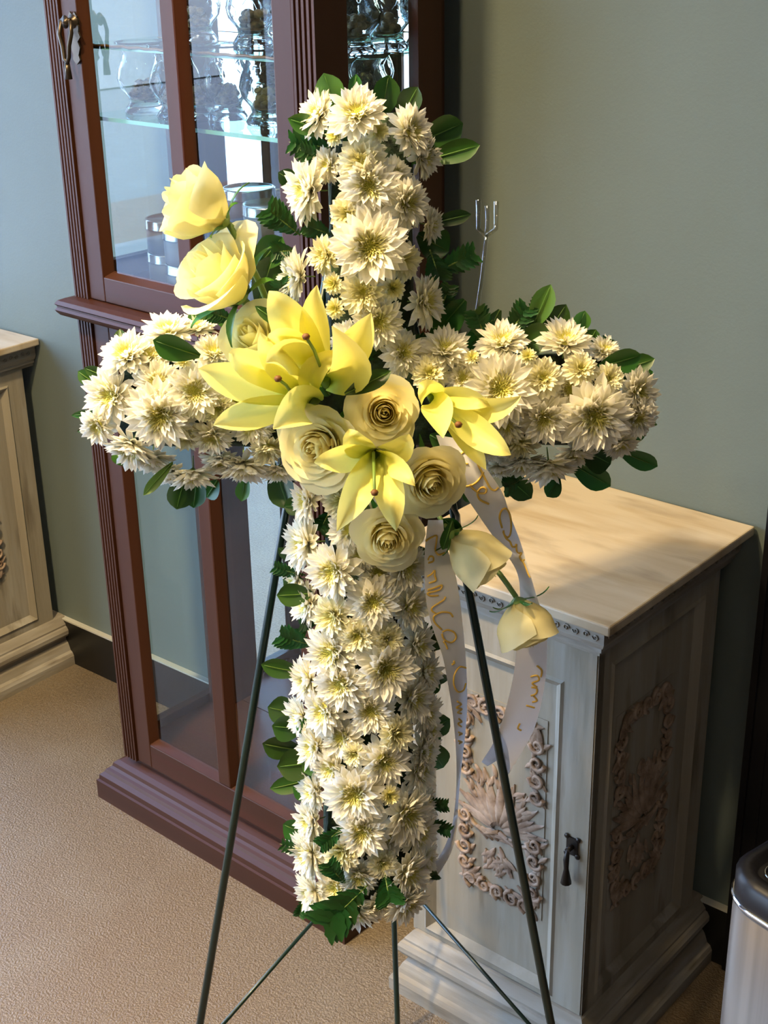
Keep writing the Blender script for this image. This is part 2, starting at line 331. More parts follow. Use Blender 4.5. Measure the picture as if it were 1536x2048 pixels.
def door(z0, z1, zr, handle):
    d = boxobj('door', M['wood'], china, -.570, -.530, YF+.004, YF+.024, z0, z1, bevel=.002)
    for nm, b in (('stile', (-.110, -.070, YF+.004, YF+.024, z0, z1)), ('mullion', (-.338, -.306, YF+.004, YF+.030, z0+zr, z1-.05)),):
        boxobj(nm, M['wood'], d, *b, bevel=.003)
    boxobj('rail', M['woodx'], d, -.530, -.110, YF+.004, YF+.024, z0, z0+zr, bevel=.002)
    boxobj('rail', M['woodx'], d, -.530, -.110, YF+.004, YF+.024, z1-.05, z1, bevel=.002)
    q = MB()
    for xa, xb in ((-.530, -.338), (-.306, -.110)):
        for x, sgn in ((xa, 1), (xb, -1)):
            q.add([(x, YF+.006, z0+zr), (x+sgn*.008, YF+.022, z0+zr), (x+sgn*.008, YF+.022, z1-.05), (x, YF+.006, z1-.05)], [(0, 1, 2, 3)], smooth=False)
        for z, sgn in ((z0+zr, 1), (z1-.05, -1)):
            q.add([(xa, YF+.006, z), (xa, YF+.022, z+sgn*.008), (xb, YF+.022, z+sgn*.008), (xb, YF+.006, z)], [(0, 1, 2, 3)], smooth=False)
    q.build('glazing_bead', M['wood'], d)
    for xa, xb in ((-.530, -.338), (-.306, -.110)):
        boxobj('pane', M['pane'], d, xa, xb, YF+.019, YF+.022, z0+zr, z1-.05)
    if handle:
        h = MB(); hx, hz = -.538, 1.422
        for k in range(2):
            zz = hz+(.034 if k == 0 else -.004)
        h.lathe([(.0005, 0), (.012, 0), (.011, .004), (.006, .006), (.005, .012), (.010, .018), (.0005, .022)], 12, Matrix.Translation((hx, YF+.004, hz+.028)) @ Matrix.Rotation(PI/2, 4, 'X'))
        pl = [(0, .052), (.006, .060), (.012, .050), (.006, .040), (.014, .030), (.012, .018), (.016, .008), (.008, -.002), (.013, -.014), (.007, -.030), (.010, -.040), (0, -.050)]
        pl = pl+[(-x, z) for x, z in reversed(pl[1:-1])]
        vs = [(hx+x*.9, YF+.004-t, hz+z*.7) for t in (.001, .004) for x, z in pl]; n = len(pl)
        h.add(vs, [tuple(range(n, 2*n))]+[(i, (i+1) % n, n+(i+1) % n, n+i) for i in range(n)], smooth=False)
        h.tube([(hx-.012, YF-.012, hz+.030), (hx-.015, YF-.016, hz+.010), (hx-.007, YF-.018, hz-.008), (hx-.004, YF-.019, hz-.025), (hx+.002, YF-.019, hz-.032), (hx+.006, YF-.018, hz-.022), (hx+.008, YF-.017, hz-.006), (hx+.014, YF-.015, hz+.012), (hx+.011, YF-.012, hz+.030)], .0035, 6)
        h.tube([(hx-.012, YF-.012, hz+.030), (hx+.011, YF-.012, hz+.030)], .003, 6)
        h.tube([(hx, YF-.018, hz-.03), (hx, YF-.018, hz-.055)], [.004, .006], 8)
        tag(h.build('handle', M['bronze'], d), 'dark bronze drop handle')
door(.106, .976, .052, False)
door(1.013, ZT-.03, .042, True)
# sides: two posts, rails, glass in each half
for sx in (X0, X1-.018):
    for z0, z1 in ((.104, .978), (1.012, ZT)):
        s = boxobj('side_frame', M['wood'], china, sx, sx+.018, YF+.030, .094, z0, z1)
        boxobj('stile', M['wood'], s, sx, sx+.018, .240 if sx > -.3 else .268, YK, z0, z1)
        boxobj('rail', M['wood'], s, sx, sx+.018, .094, .268, z0, z0+.05)
        boxobj('rail', M['wood'], s, sx, sx+.018, .094, .268, z1-.05, z1)
        boxobj('side_pane', M['pane'], s, sx+.007, sx+.010, .094, .268, z0+.05, z1-.05)
boxobj('back_board', M['wood'], china, X0, X1, YK-.006, YK, .1, ZT)
for z0, z1 in ((.16, .95), (1.05, ZT-.06)):
    boxobj('mirror', M['mirror'], china, X0+.045, X1-.03, YK-.012, YK-.008, z0-.04, z1)
for z0, z1 in ((.13, .978), (1.02, ZT)): boxobj('corner_post', M['wood'], china, X0+.018, X0+.064, .240, YK-.006, z0, z1)
boxobj('bottom_deck', M['woodx'], china, X0+.018, X1-.018, YF+.02, YK-.013, .105, .135)
boxobj('middle_deck', M['woodx'], china, X0+.018, X1-.018, YF+.026, YK-.013, .985, 1.030)
boxobj('cornice', M['woodx'], china, X0-.03, X1+.03, 0, YK, ZT, ZT+.07, bevel=.01)
DECK = 1.030; SH1 = 1.3035; SH2 = 1.4125
for z, trim in ((SH1, 0), (SH2, 1)):
    s = boxobj('glass_shelf', M['shelfglass'], china, X0+.02, X1-.02, YF+.045, YK-.015, z-.0055, z)
    e = MB(); e.box(X0+.02, X1-.02, YF+.0435, YF+.045, z-.0058, z+.0002); e.build('shelf_edge', M['edgeglass'], s)
    if trim:
        t = MB(); pts = [(X0+.04+.52*k/40, YF+.0425, z-.0005+.0008*math.sin(k*2.1)) for k in range(41)]; t.tube(pts, .0022, 6); t.tube([(p[0], .22, z-.001) for p in pts], .002, 6)
        tag(t.build('bead_trim', M['goldtrim'], s), 'brown beaded trim along the shelf edge')
# tins on the deck
def tin(x, y, z, r, h, label):
    o = empty('round_tin', CMX @ Matrix.Translation((x, y, z)) @ Matrix.Rotation(rng.random()*6, 4, 'Z'), label, 'tin', 'grey tins inside the china cabinet')
    q = MB(); q.lathe([(.0005, 0), (r*.96, 0), (r, .002), (r, h*.72), (r*.97, h*.74)], 40); q.build('body', M['tin'], o)
    q = MB(); q.lathe([(r*.98, h*.70), (r*1.04, h*.71), (r*1.035, h*.74), (r*1.02, h*.76), (r*1.02, h*.95), (r*1.01, h*.99), (r*.96, h), (r*.93, h*.985), (r*.91, h*.965), (.0005, h*.965)], 40); q.build('lid', M['tinlid'], o)
def tin_px(px, py, ztop): p = local_hit(CMX, px, py, 2, ztop); return p.x, p.y
TH, TR = .055, .042
for tx, ty, nt_, where in ((-.485, .15, 2, 'stack behind the upper pane nearest the handle'), (-.227, .132, 3, 'front stack under the glass shelf beside the door stile'), (-.352, .205, 3, 'stack by the mirror behind the front one'), (-.400, .115, 2, 'stack just behind the mullion')):
    for k in range(nt_):
        tin(tx+rng.uniform(-.002, .002), ty, DECK+k*TH, TR, TH, ('topmost' if k == nt_-1 else 'lowest' if k == 0 else 'middle')+' round grey tin of the '+where)
# hurricane vases
def vase_meshes():
    pr = [(.026, 0), (.027, .004), (.024, .010), (.019, .018), (.021, .026), (.031, .040), (.034, .055), (.031, .070), (.025, .085), (.024, .092), (.028, .102), (.034, .110)]
    inn = [(r-.0022, z) for r, z in reversed(pr[3:])]+[(.0005, .020)]
    q = MB(); q.lathe([(.0005, 0)]+pr+inn, 28); g = q.mesh('hurricane_vase', M['blown'])
    q = MB(); r0 = random.Random(3)
    for k in range(16):
        a_ = k*2.4; rr = .014*math.sqrt(k/16); zz = .030+.016*(k % 3)/2
        q.lathe([(.0005, -.007), (.006, -.004), (.0075, 0), (.006, .004), (.0005, .007)], 8, Matrix.Translation((rr*math.cos(a_), rr*math.sin(a_), zz)))
    f = q.mesh('filler', M['amber'])
    q = MB(); q.lathe([(.0005, .0205), (.016, .0215), (.0175, .026), (.0005, .027)], 20); ring = q.mesh('gold_disc', M['amber'])
    return g, f, ring
VG, VF, VD = vase_meshes()
def vpx(px, py, z): p = local_hit(CMX, px, py, 2, z); return min(max(p.x, X0+.06), X1-.06), min(max(p.y, .115), .240)
_v = [vpx(290, 226, SH1), vpx(355, 236, SH1), vpx(400, 238, SH1), vpx(455, 238, SH1), vpx(535, 248, SH1), vpx(508, 92, SH2), vpx(735, 110, SH2), vpx(800, 100, SH2)]
print('vases', _v)
vs_ = [(*_v[0], SH1, 'glass hurricane vase on the lower shelf behind the pane nearest the handle'), (*_v[1], SH1, 'glass hurricane vase on the lower shelf against the mullion'),
       (*_v[2], SH1, 'glass vase on the lower shelf just past the mullion'), (*_v[3], SH1, 'glass vase with an amber ball in the middle of the lower shelf'),
       (*_v[4], SH1, 'glass vase on the lower shelf beside the door stile'), (-.085, .19, SH1, 'glass vase on the lower shelf behind the side pane'), (-.080, .115, SH1, 'glass vase on the lower shelf at the front corner post'),
       (*_v[5], SH2, 'glass vase with a gold base on the upper shelf behind the door pane'), (*_v[6], SH2, 'glass vase on the upper shelf at the front of the side pane'), (*_v[7], SH2, 'glass vase on the upper shelf at the mirror end of the side pane'), (-.435, .19, SH2, 'glass vase on the upper shelf behind the pane nearest the handle')]
for x, y, z, lb in vs_:
    o = empty('hurricane_vase', CMX @ Matrix.Translation((x, y, z+.0005)) @ Matrix.Rotation(rng.random()*6, 4, 'Z') @ Matrix.Diagonal((1.18, 1.18, 1, 1)), lb, 'vase', 'glass hurricane vases in the china cabinet')
    put('glass_body', VG, o); put('filler', VF, o); put('gold_disc', VD, o)

# ------------------------------------------------------------------ whitewashed pedestal cabinets
def spiral(cx, cz, r, a0, turns, n=16, sgn=1):
    return [(cx+r*(1-t/n*.88)*math.cos(a0+sgn*turns*2*PI*t/n), cz+r*(1-t/n*.88)*math.sin(a0+sgn*turns*2*PI*t/n)) for t in range(n+1)]
def carving(w, h, seed, full=True):
    """scroll border and a central palmette, in x (0..w), z (0..h), standing proud in -y"""
    r = random.Random(seed); q = MB()
    def tb(pts, rad, lift=.0025):
        q.tube([(x, -lift, z) for x, z in pts], [rad*(1-.5*i/len(pts)) for i in range(len(pts))], 6)
    def leafl(x, z, a, L, W, lift=.003):
        c, s = math.cos(a), math.sin(a); P = []
        for i in range(5):
            t = i/4; ww = W*math.sin(PI*min(.97, t*.85+.12)); row = []
            for j in (-1, 0, 1): row.append((x+c*L*t-s*ww*j, -(lift*(1-.6*t)+(.0030 if j == 0 else 0)), z+s*L*t+c*ww*j))
            P.append(row)
        q.grid(P)
    bw = .028
    # border: alternating C-scrolls with leaves along four sides
    def band(x0, z0, x1, z1):
        L = math.hypot(x1-x0, z1-z0); n = max(2, int(L/.024)); a = math.atan2(z1-z0, x1-x0)
        for i in range(n):
            t = (i+.5)/n; x, z = x0+(x1-x0)*t, z0+(z1-z0)*t; s = 1 if i % 2 else -1
            tb(spiral(x, z, .0125+.002*r.random(), a+s*PI/2, 1.4, 14, s), .0036, .004)
            for k in range(5): leafl(x+r.uniform(-.008, .008), z+r.uniform(-.006, .006), a+r.uniform(-.9, .9)+(PI if r.random() < .5 else 0), .019, .0042)
    b = bw/2
    band(b, b, w-b, b); band(b, h-b, w-b, h-b); band(b, bw, b, h*.42); band(w-b, bw, w-b, h*.42); band(b, h*.58, b, h-bw); band(w-b, h*.58, w-b, h-bw)
    for cx, cz, a in ((b, b, PI/4), (w-b, b, 3*PI/4), (b, h-b, -PI/4), (w-b, h-b, -3*PI/4)):
        for k in range(5): leafl(cx, cz, a+(k-2)*.45, .04, .006, .004)
    cx = w/2; cz = h*.36
    for ring, (nn, L) in enumerate(((11, .068), (9, .052), (7, .036))):
        for k in range(nn):
            a = PI/2+(k-(nn-1)/2)*(2.6/(nn-1)); leafl(cx+.012*math.cos(a), cz+.012*math.sin(a)+ring*.004, a, L*(1+.25*math.sin(a)), .0075, .003+ring*.002)
    for s in (-1, 1):
        tb([(cx, cz), (cx+s*.025, cz-.012), (cx+s*.048, cz-.004), (cx+s*.055, cz+.012), (cx+s*.044, cz+.02), (cx+s*.038, cz+.010)], .004)
        for k in range(6): leafl(cx+s*.008*k, cz-.004, PI/2+s*(1.75+.08*k)+r.uniform(-.2, .2), .026, .006)
    for k in range(26):
        a = PI/2+r.uniform(-1, 1); rr = r.uniform(.06, .085); leafl(cx+rr*.8*math.cos(a), cz+rr*math.sin(a)+.01, a+r.uniform(-.8, .8), .02, .0045, .0025)
    for s in (-1, 1):
        for k in range(10): leafl(w/2+s*r.uniform(0, .03), bw+.01+r.uniform(0, .035), PI/2+s*r.uniform(0, 1.2), .026, .005)
    return q.mesh('carving', M['carving'])
CARV_F = carving(.152, .335, 5); CARV_S = carving(.156, .330, 9)
def framed(q, a0, a1, z0, z1, i0, i1, j0, j1, face, rec, bw, axis):
    """frame face with a sloped bevel down to a recessed panel; axis 'f': (a,face,z), 's': (face,a,z)"""
    def P(a, d, z): return (a, face+d, z) if axis == 'f' else (face-d, a, z)
    o = [(a0, z0), (a1, z0), (a1, z1), (a0, z1)]; i = [(i0, j0), (i1, j0), (i1, j1), (i0, j1)]; k = [(i0+bw, j0+bw), (i1-bw, j0+bw), (i1-bw, j1-bw), (i0+bw, j1-bw)]
    rid = [(i0-.004, j0-.004), (i1+.004, j0-.004), (i1+.004, j1+.004), (i0-.004, j1+.004)]
    vs = [P(a, 0, z) for a, z in o]+[P(a, 0, z) for a, z in rid]+[P(a, -.003, z) for a, z in i]+[P(a, rec, z) for a, z in k]
    fs = []
    for b in (0, 4, 8):
        for e in range(4):
            f = (b+e, b+(e+1) % 4, b+4+(e+1) % 4, b+4+e); fs.append(f)
    fs.append((12, 13, 14, 15)); q.add(vs, fs, smooth=False)
def pedestal(org, ang, label):
    C0 = empty('pedestal_cabinet', Matrix.Translation(org) @ Matrix.Rotation(ang, 4, 'Z'), label, 'cabinet', 'whitewashed carved pedestal cabinets')
    W, D = -.372, .390
    q = MB(); q.box(W, 0, 0, D, .7665, .781); q.build('top_slab', M['marble'], C0, bevel=.0025)
    q = MB(); stepped(q, W, 0, 0, D, [(.031, .716), (.031, .722), (.026, .724), (.026, .730), (.022, .733), (.020, .737), (.018, .741), (.018, .759), (.014, .762), (.012, .7665)])
    cn = q.build('cornice', M['white_woodx'], C0)
    q = MB()
    for k in range(22):
        x = W+.025+k*.0148; q.tube([(p[0], .0172, p[1]) for p in spiral(x+.006, .750, .0055, k % 2*PI, 1.2, 8)], .0011, 5)
    for k in range(24):
        y = .025+k*.0148; q.tube([(-.0172, y+.006+p[0], p[1]) for p in spiral(0, .750, .0055, k % 2*PI, 1.2, 8)], .0011, 5)
    q.build('carved_band', M['white_woodx'], cn)
    # body: core box a little behind the framed faces
    q = MB(); q.box(W+.027, -.046, .050, D-.02, .115, .72)
    q.add([(W+.027, .036, .115), (W+.027, .036, .72), (W+.027, .36, .72), (W+.027, .36, .115)], [(0, 1, 2, 3)], smooth=False)
    framed(q, .036, .362, .112, .720, .072, .318, .135, .685, -.034, .008, .012, 's')
    q.box(-.075, -.034, .0355, .050, .112, .72); q.box(W+.024, W+.030, .0355, .050, .112, .72)
    q.build('body', M['white_wood'], C0)
    q = MB(); framed(q, W+.028, -.036, .116, .716, W+.052, -.088, .128, .655, .034, .008, .013, 'f')
    q.box(W+.028, -.036, .034, .0355, .116, .1165)
    d = q.build('door', M['white_wood'], C0)
    put('carving', CARV_F, d, Matrix.Translation((-.264, .0415, .246)))
    q = MB(); q.box(-.264, -.112, .0405, .0425, .244, .583); q.build('carving_ground', M['white_wood'], d)
    h = MB(); hx, hz = -.060, .398
    h.box(hx-.009, hx+.009, .031, .034, hz-.006, hz+.022)
    for sx in (-1, 1):
        for sz in (-.006, .022): h.lathe([(.0005, 0), (.004, .001), (.004, .003), (.0005, .0035)], 8, Matrix.Translation((hx+sx*.009, .034, hz+sz)) @ Matrix.Rotation(PI/2, 4, 'X'))
    h.tube([(hx, .033, hz+.008), (hx, .020, hz+.008)], .004, 8)
    h.tube([(hx, .022, hz+.010), (hx, .018, hz-.006), (hx, .019, hz-.022), (hx, .020, hz-.046), (hx, .020, hz-.050)], [.002, .0045, .0035, .008, .002], 10)
    tag(h.build('handle', M['iron'], d), 'black iron drop handle')
    sp = MB(); sp.box(-.0435, -.0415, .102, .258, .256, .587); so = sp.build('side_panel', M['white_wood'], C0)
    put('carving', CARV_S, so, Matrix.Translation((-.042, .102, .256)) @ Matrix.Rotation(PI/2, 4, 'Z'))
    q = MB(); stepped(q, W, 0, 0, D, [(0, 0), (0, .022), (.004, .030), (.010, .034), (.012, .040), (.016, .050), (.022, .058), (.022, .066), (.014, .070), (.010, .077), (.010, .086), (.014, .093), (.018, .095), (.018, .099), (.030, .114), (.036, .116)])
    q.build('plinth', M['white_woodx'], C0)
    return C0
pedestal(Vector((-.752, 1.346, 0)), R(-1.12), 'whitewashed carved pedestal cabinet with cream marble top behind the cross')
pedestal(Vector((-2.362, 1.346, 0)), R(.2), 'whitewashed pedestal cabinet standing alone by the wall beyond the china cabinet')

# ------------------------------------------------------------------ step bin
TA = R(-14); bo = empty('trash_can', Matrix.Translation((-.527, 1.215, 0)) @ Matrix.Rotation(TA, 4, 'Z'), 'brushed steel trash can with a black lid beside the black door', 'trash can')
def rrect(w, d, r, n=6):
    P = []
    for cx, cy, a0 in ((w-r, d-r, 0), (r, d-r, PI/2), (r, r, PI), (w-r, r, 3*PI/2)):
        P += [(cx+r*math.cos(a0+PI/2*k/n), cy+r*math.sin(a0+PI/2*k/n)) for k in range(n+1)]
    return P
def loft(q, rows, cap=True):
    n = len(rows[0]); q.add([p for r_ in rows for p in r_], [(i*n+k, i*n+(k+1) % n, (i+1)*n+(k+1) % n, (i+1)*n+k) for i in range(len(rows)-1) for k in range(n)])
    if cap: q.f.append(tuple(len(q.v)-n+k for k in range(n))); q.sm.append(False)
def ring(ins, z, w=.36, d=.24, r=.05): return [(x+ins, y+ins, z) for x, y in rrect(w-2*ins, d-2*ins, max(r-ins, .01))]
q = MB(); loft(q, [ring(.006, 0), ring(.003, .02), ring(0, .03), ring(0, .572)]); q.build('body', M['steel'], bo)
q = MB(); loft(q, [ring(-.001, .570), ring(-.003, .572), ring(-.003, .575), ring(-.001, .577)]); q.build('rim', M['chrome'], bo)
q = MB(); loft(q, [ring(0, .577), ring(0, .602), ring(.008, .609), ring(.02, .609), ring(.024, .600)]); q.build('lid', M['blackplastic'], bo)
q = MB(); rr = ring(.032, .603); q.tube(rr+[rr[0]], .0013, 6, caps=False); q.build('lid_ring', M['chrome'], bo)

# ------------------------------------------------------------------ cross frame of reference
LEAN = R(12); HD = Vector((math.cos(YAW), math.sin(YAW), 0)); P0 = HD*1.25
CU = (HD*math.sin(LEAN)+Vector((0, 0, math.cos(LEAN)))).normalized(); CN = (-HD*math.cos(LEAN)+Vector((0, 0, math.sin(LEAN)))).normalized()
CR = Vector((math.sin(YAW), -math.cos(YAW), 0))
def at(px, py, h=0): return on_plane(px, py, P0+CN*h, CN)
def mpp(p): return (p-CAMP).dot(FW)/FPX        # metres per photo pixel at a point
SK = [((738, 240), (736, 1790)), ((240, 800), (1235, 792))]
def nearest(px, py):
    best = None
    for a, b in SK:
        ax, ay = a; bx, by = b; dx, dy = bx-ax, by-ay
        t = max(0, min(1, ((px-ax)*dx+(py-ay)*dy)/(dx*dx+dy*dy))); qx, qy = ax+dx*t, ay+dy*t
        d = math.hypot(px-qx, py-qy)
        if best is None or d < best[0]: best = (d, px-qx, py-qy)
    return best
def surf(px, py, extra=0):
    d, ox, oy = nearest(px, py); s = min(d/135, .97)
    h = .035+.050*math.sqrt(1-s*s)+extra
    dirv = (CR*ox-CU*oy); dirv = dirv.normalized() if dirv.length > 1e-6 else CU
    a = s*R(58)
    return at(px, py, h), (CN*math.cos(a)+dirv*math.sin(a)).normalized(), s, dirv

# wet foam body
q = MB()
def foam_bar(c0, c1, w0, w1, horiz):
    rows = []
    n = 14
    for i in range(n+1):
        t = i/n; cx = c0[0]+(c1[0]-c0[0])*t; cy = c0[1]+(c1[1]-c0[1])*t; w = w0+(w1-w0)*t; row = []
        for k in range(10):
            a = 2*PI*k/10; lat = math.copysign(abs(math.cos(a))**.5, math.cos(a))*w*(1+rng.uniform(-.05, .05)); h = .018+.034*math.copysign(abs(math.sin(a))**.5, math.sin(a))
            row.append(at(cx+(0 if horiz else lat), cy+(lat if horiz else 0), h))
        rows.append(row)
    loft(q, rows); o = len(q.v)-n*10-10; q.f.append(tuple(o+k for k in reversed(range(10)))); q.sm.append(False)
foam_bar((742, 225), (738, 1800), 86, 92, False); foam_bar((240, 802), (1235, 795), 92, 92, True)
tag(q.build('foam_cross', M['foam']), 'dark green foam cross under the flowers on the wire easel', 'floral foam')

# easel
ez = empty('wire_easel', Matrix.Translation(P0), 'dark green wire easel with thin legs holding up the flower cross', 'easel')
ezi = ez.matrix_world.inverted()
def loc(p): return ezi @ p
def to_floor(a, b):
    t = (a.z-.004)/(a.z-b.z); return a+(b-a)*t
HL = -.028
apexL, apexR = at(716, 190, HL), at(728, 190, HL)
lf = to_floor(at(580, 975, HL), at(400, 2048, HL)); rf = to_floor(at(905, 1010, HL), at(1102, 2048, HL))
q = MB(); q.tube([loc(apexL), loc(at(580, 975, HL)), loc(lf)], .0048, 8); q.build('leg', M['easel'], ez)
q = MB(); q.tube([loc(apexR), loc(at(905, 1010, HL)), loc(rf)], .0052, 8); q.build('leg', M['easel'], ez)
# rear leg: in the vertical plane through its foot
foot_h = HD*1.60
def on_rear(px, py):  # vertical plane facing the camera at the rear leg's distance, leaning a little
    n = Vector((-HD.x, -HD.y, 0)); n = (n+Vector((0, 0, .10))).normalized(); return on_plane(px, py, HD*1.655, n)
ra, rb = on_rear(745, 560), on_rear(795, 2048); rfoot = to_floor(ra, rb)
q = MB(); q.tube([loc(ra), loc(rb), loc(rfoot)], .0042, 8); q.build('leg', M['easel'], ez)
hub = on_rear(752, 1700)
q = MB(); q.tube([loc(hub), loc(at(392, 2110, HL))], .0026, 8); q.build('brace', M['easel'], ez)
q = MB(); q.tube([loc(hub), loc(at(1108, 2105, HL))], .0026, 8); tag(q.build('brace', M['easel'], ez))
q = MB(); q.tube([loc(p) for p in (at(880, 1010, .03), at(902, 1006, .03), at(915, 1030, .01), at(918, 1060, HL))], .003, 8)
q.tube([loc(at(640, 1120, HL)), loc(at(925, 1120, HL))], .003, 8); q.build('crossbar', M['easel'], ez)

# ------------------------------------------------------------------ flower builders
def petal_pts(nt, ns, wid, curl, cup, tipp=2.2, belly=.72, twist=0, base_w=.35, seed=0):
    P = []; G = []
    for i in range(nt):
        t = i/(nt-1); w = wid*(base_w+(1-base_w)*math.sin(PI/2*min(1, t/belly)))*(1-max(0, (t-belly)/(1-belly))**tipp) if t < 1 else wid*.04
        row = []; g = []
        for j in range(ns):
            s = -1+2*j/(ns-1); x = t; y = s*w; z = curl*t*t+cup*w*s*s
            a = twist*t; y, z = y*math.cos(a)-(z-curl*t*t)*math.sin(a), curl*t*t+y*math.sin(a)+(z-curl*t*t)*math.cos(a)
            row.append(Vector((x, y, z))); g.append(t)
        P.append(row); G.append(g)
    return P, G
def petal_mesh(name, material, g0, g1, **kw):
    P, G = petal_pts(7, 5, **kw); q = MB(); q.grid(P, [[g0+(g1-g0)*g for g in r] for r in G]); return q.mesh(name, material)
def rot(phi, elev, tw=0, r0=0, z0=0, s=1):
    return Matrix.Rotation(phi, 4, 'Z') @ Matrix.Translation((r0, 0, z0)) @ Matrix.Rotation(-elev, 4, 'Y') @ Matrix.Rotation(tw, 4, 'X') @ Matrix.Diagonal((s, s, s, 1))
PM_A = [petal_mesh('petal', M['mum'], .35, 1.0, wid=.150, curl=c, cup=u, tipp=tp, twist=tw) for c, u, tp, tw in ((.04, .5, 2.0, 0), (.12, .6, 1.7, .2), (-.08, .45, 2.4, -.15), (.2, .7, 1.7, .1))]
PM_B = [petal_mesh('petal', M['button'], .55, 1.0, wid=.17, curl=c, cup=.5, tipp=3.2, belly=.8, twist=tw) for c, tw in ((-.12, 0), (-.2, .2), (.0, -.15))]
def cluster(kind, seed):
    r = random.Random(seed); q = MB()
    if kind == 'A':
        rings = [(18, 23, .93, .135, .62, 1.0), (16, 34, .82, .125, .58, 1.0), (15, 46, .66, .11, .5, .95), (12, 58, .50, .09, .4, .8)]
    elif kind == 'B':
        rings = [(20, 26, .84, .155, .45, 1.0), (20, 40, .72, .13, .4, 1.0), (18, 52, .58, .11, .3, .85), (16, 62, .46, .09, .22, .65)]
    else:
        rings = [(18, 35, .85, .15, .1, .75), (16, 52, .65, .12, .1, .55)]
    for n, el, L, wd_, g0, g1 in rings:
        ph = r.random()*6
        for k in range(n):
            P, G = petal_pts(5, 3, wd_*r.uniform(.85, 1.1), r.uniform(.0, .22), .7, r.uniform(1.6, 2.6), .72, r.uniform(-.3, .3))
            mt = rot(ph+2*PI*k/n+r.uniform(-.12, .12), R(el+r.uniform(-9, 9)), r.uniform(-.2, .2), .07, .02, L*r.uniform(.88, 1.1))
            q.grid([[mt @ p for p in row] for row in P], [[g0+(g1-g0)*g for g in row] for row in G])
    return q.mesh('petal_cluster', M['button'] if kind != 'A' else M['mum'])
def centre(kind, seed):
    r = random.Random(seed); q = MB()
    if kind == 'A': n, R0, L0, mx = 70, .33, .30, .50
    elif kind == 'B': n, R0, L0, mx = 70, .30, .24, .55
    else: n, R0, L0, mx = 50, .42, .26, .55
    for k in range(n):
        f = (k+.5)/n; rr = R0*math.sqrt(f); ph = k*2.39996; L = L0*(.55+.6*f)*r.uniform(.85, 1.15)
        P, G = petal_pts(3, 3, .16 if kind != 'C' else .2, -.25, 1.6, 2.5, .7)
        mt = rot(ph, R(86-38*f+r.uniform(-6, 6)), 0, rr*.8, .03, L)
        q.grid([[mt @ p for p in row] for row in P], [[(.24+mx*f)*(.6+.5*g) for g in row] for row in G])
    q.lathe([(R0*1.1, .02), (R0*.8, .07), (R0*.4, .09), (.002, .07)], 12, g=[.1, .1, 0, 0])
    return q.mesh('flower_centre', M['button'])
CL = {k: [cluster(k, s) for s in range(3)] for k in 'ABC'}
CE = {k: [centre(k, s) for s in range(3)] for k in 'ABC'}
q = MB(); q.lathe([(.02, -.55), (.03, -.12), (.12, -.05), (.26, .02), (.30, .05)], 12); CALYX = q.mesh('calyx', M['stem'])
def make_mum(kind, seed):
    r = random.Random(seed*31+ord(kind)); o = empty('chrysanthemum')
    if kind == 'A':
        for n, el, L in ((20, 2, .97), (18, 13, .96)):
            ph = r.random()*6
            for k in range(n):
                put('petal', r.choice(PM_A), o, rot(ph+2*PI*k/n+r.uniform(-.1, .1), R(el+r.uniform(-10, 10)), r.uniform(-.3, .3), .08, .0, L*r.uniform(.86, 1.08)))
    elif kind == 'B':
        ph = r.random()*6
        for k in range(22):
            put('petal', r.choice(PM_B), o, rot(ph+2*PI*k/22+r.uniform(-.06, .06), R(10+r.uniform(-5, 5)), r.uniform(-.2, .2), .08, 0, .90*r.uniform(.92, 1.06)))
    else:
        ph = r.random()*6
        for k in range(16):
            put('petal', r.choice(PM_B), o, rot(ph+2*PI*k/16, R(14+r.uniform(-8, 8)), 0, .1, 0, .86*r.uniform(.9, 1.06)))
    tag(put('petal_cluster', CL[kind][seed % 3], o), kind='stuff'); put('flower_centre', CE[kind][seed % 3], o, Matrix.Translation((0, 0, .19 if kind == 'A' else .06))); put('calyx', CALYX, o)
    return o
PROTO = {(k, s): make_mum(k, s) for k in 'ABC' for s in range(3)}
USED = set()
def copy_tree(o, parent=None):
    c = o.copy(); COL.objects.link(c)
    if parent: c.parent = parent; c.matrix_parent_inverse = Matrix.Identity(4)
    for ch in o.children: copy_tree(ch, c)
    return c
ORD = ['first', 'second', 'third', 'fourth', 'fifth', 'sixth', 'seventh', 'eighth', 'ninth', 'tenth', 'eleventh', 'twelfth', 'thirteenth', 'fourteenth', 'fifteenth', 'sixteenth', 'seventeenth', 'eighteenth', 'nineteenth', 'twentieth', 'twenty-first', 'twenty-second', 'twenty-third', 'twenty-fourth', 'twenty-fifth', 'twenty-sixth', 'twenty-seventh', 'twenty-eighth', 'twenty-ninth', 'thirtieth']
def zone(px, py):
    if py < 655 and 500 < px < 960: z, s, key = 'upper post', (px-738)/120, py
    elif py > 975 and 500 < px < 960: z, s, key = 'lower shaft', (px-738)/140, py
    elif px < 640: z, s, key = 'arm over the china cabinet', (800-py)/150, px
    elif px < 850: z, s, key = 'crossing', 0, py
    else: z, s, key = 'arm over the marble top', (795-py)/150, -px
    if z in ('upper post', 'lower shaft'): side = 'china cabinet side' if s < -.35 else 'marble top side' if s > .35 else 'middle'
    elif z == 'crossing': side = 'middle'
    else: side = 'lower edge' if s < -.35 else 'upper edge' if s > .35 else 'middle'
    return z, side, key
REG = {}
def register(o, what, px, py): REG.setdefault((what,)+zone(px, py)[:2], []).append((zone(px, py)[2], o))
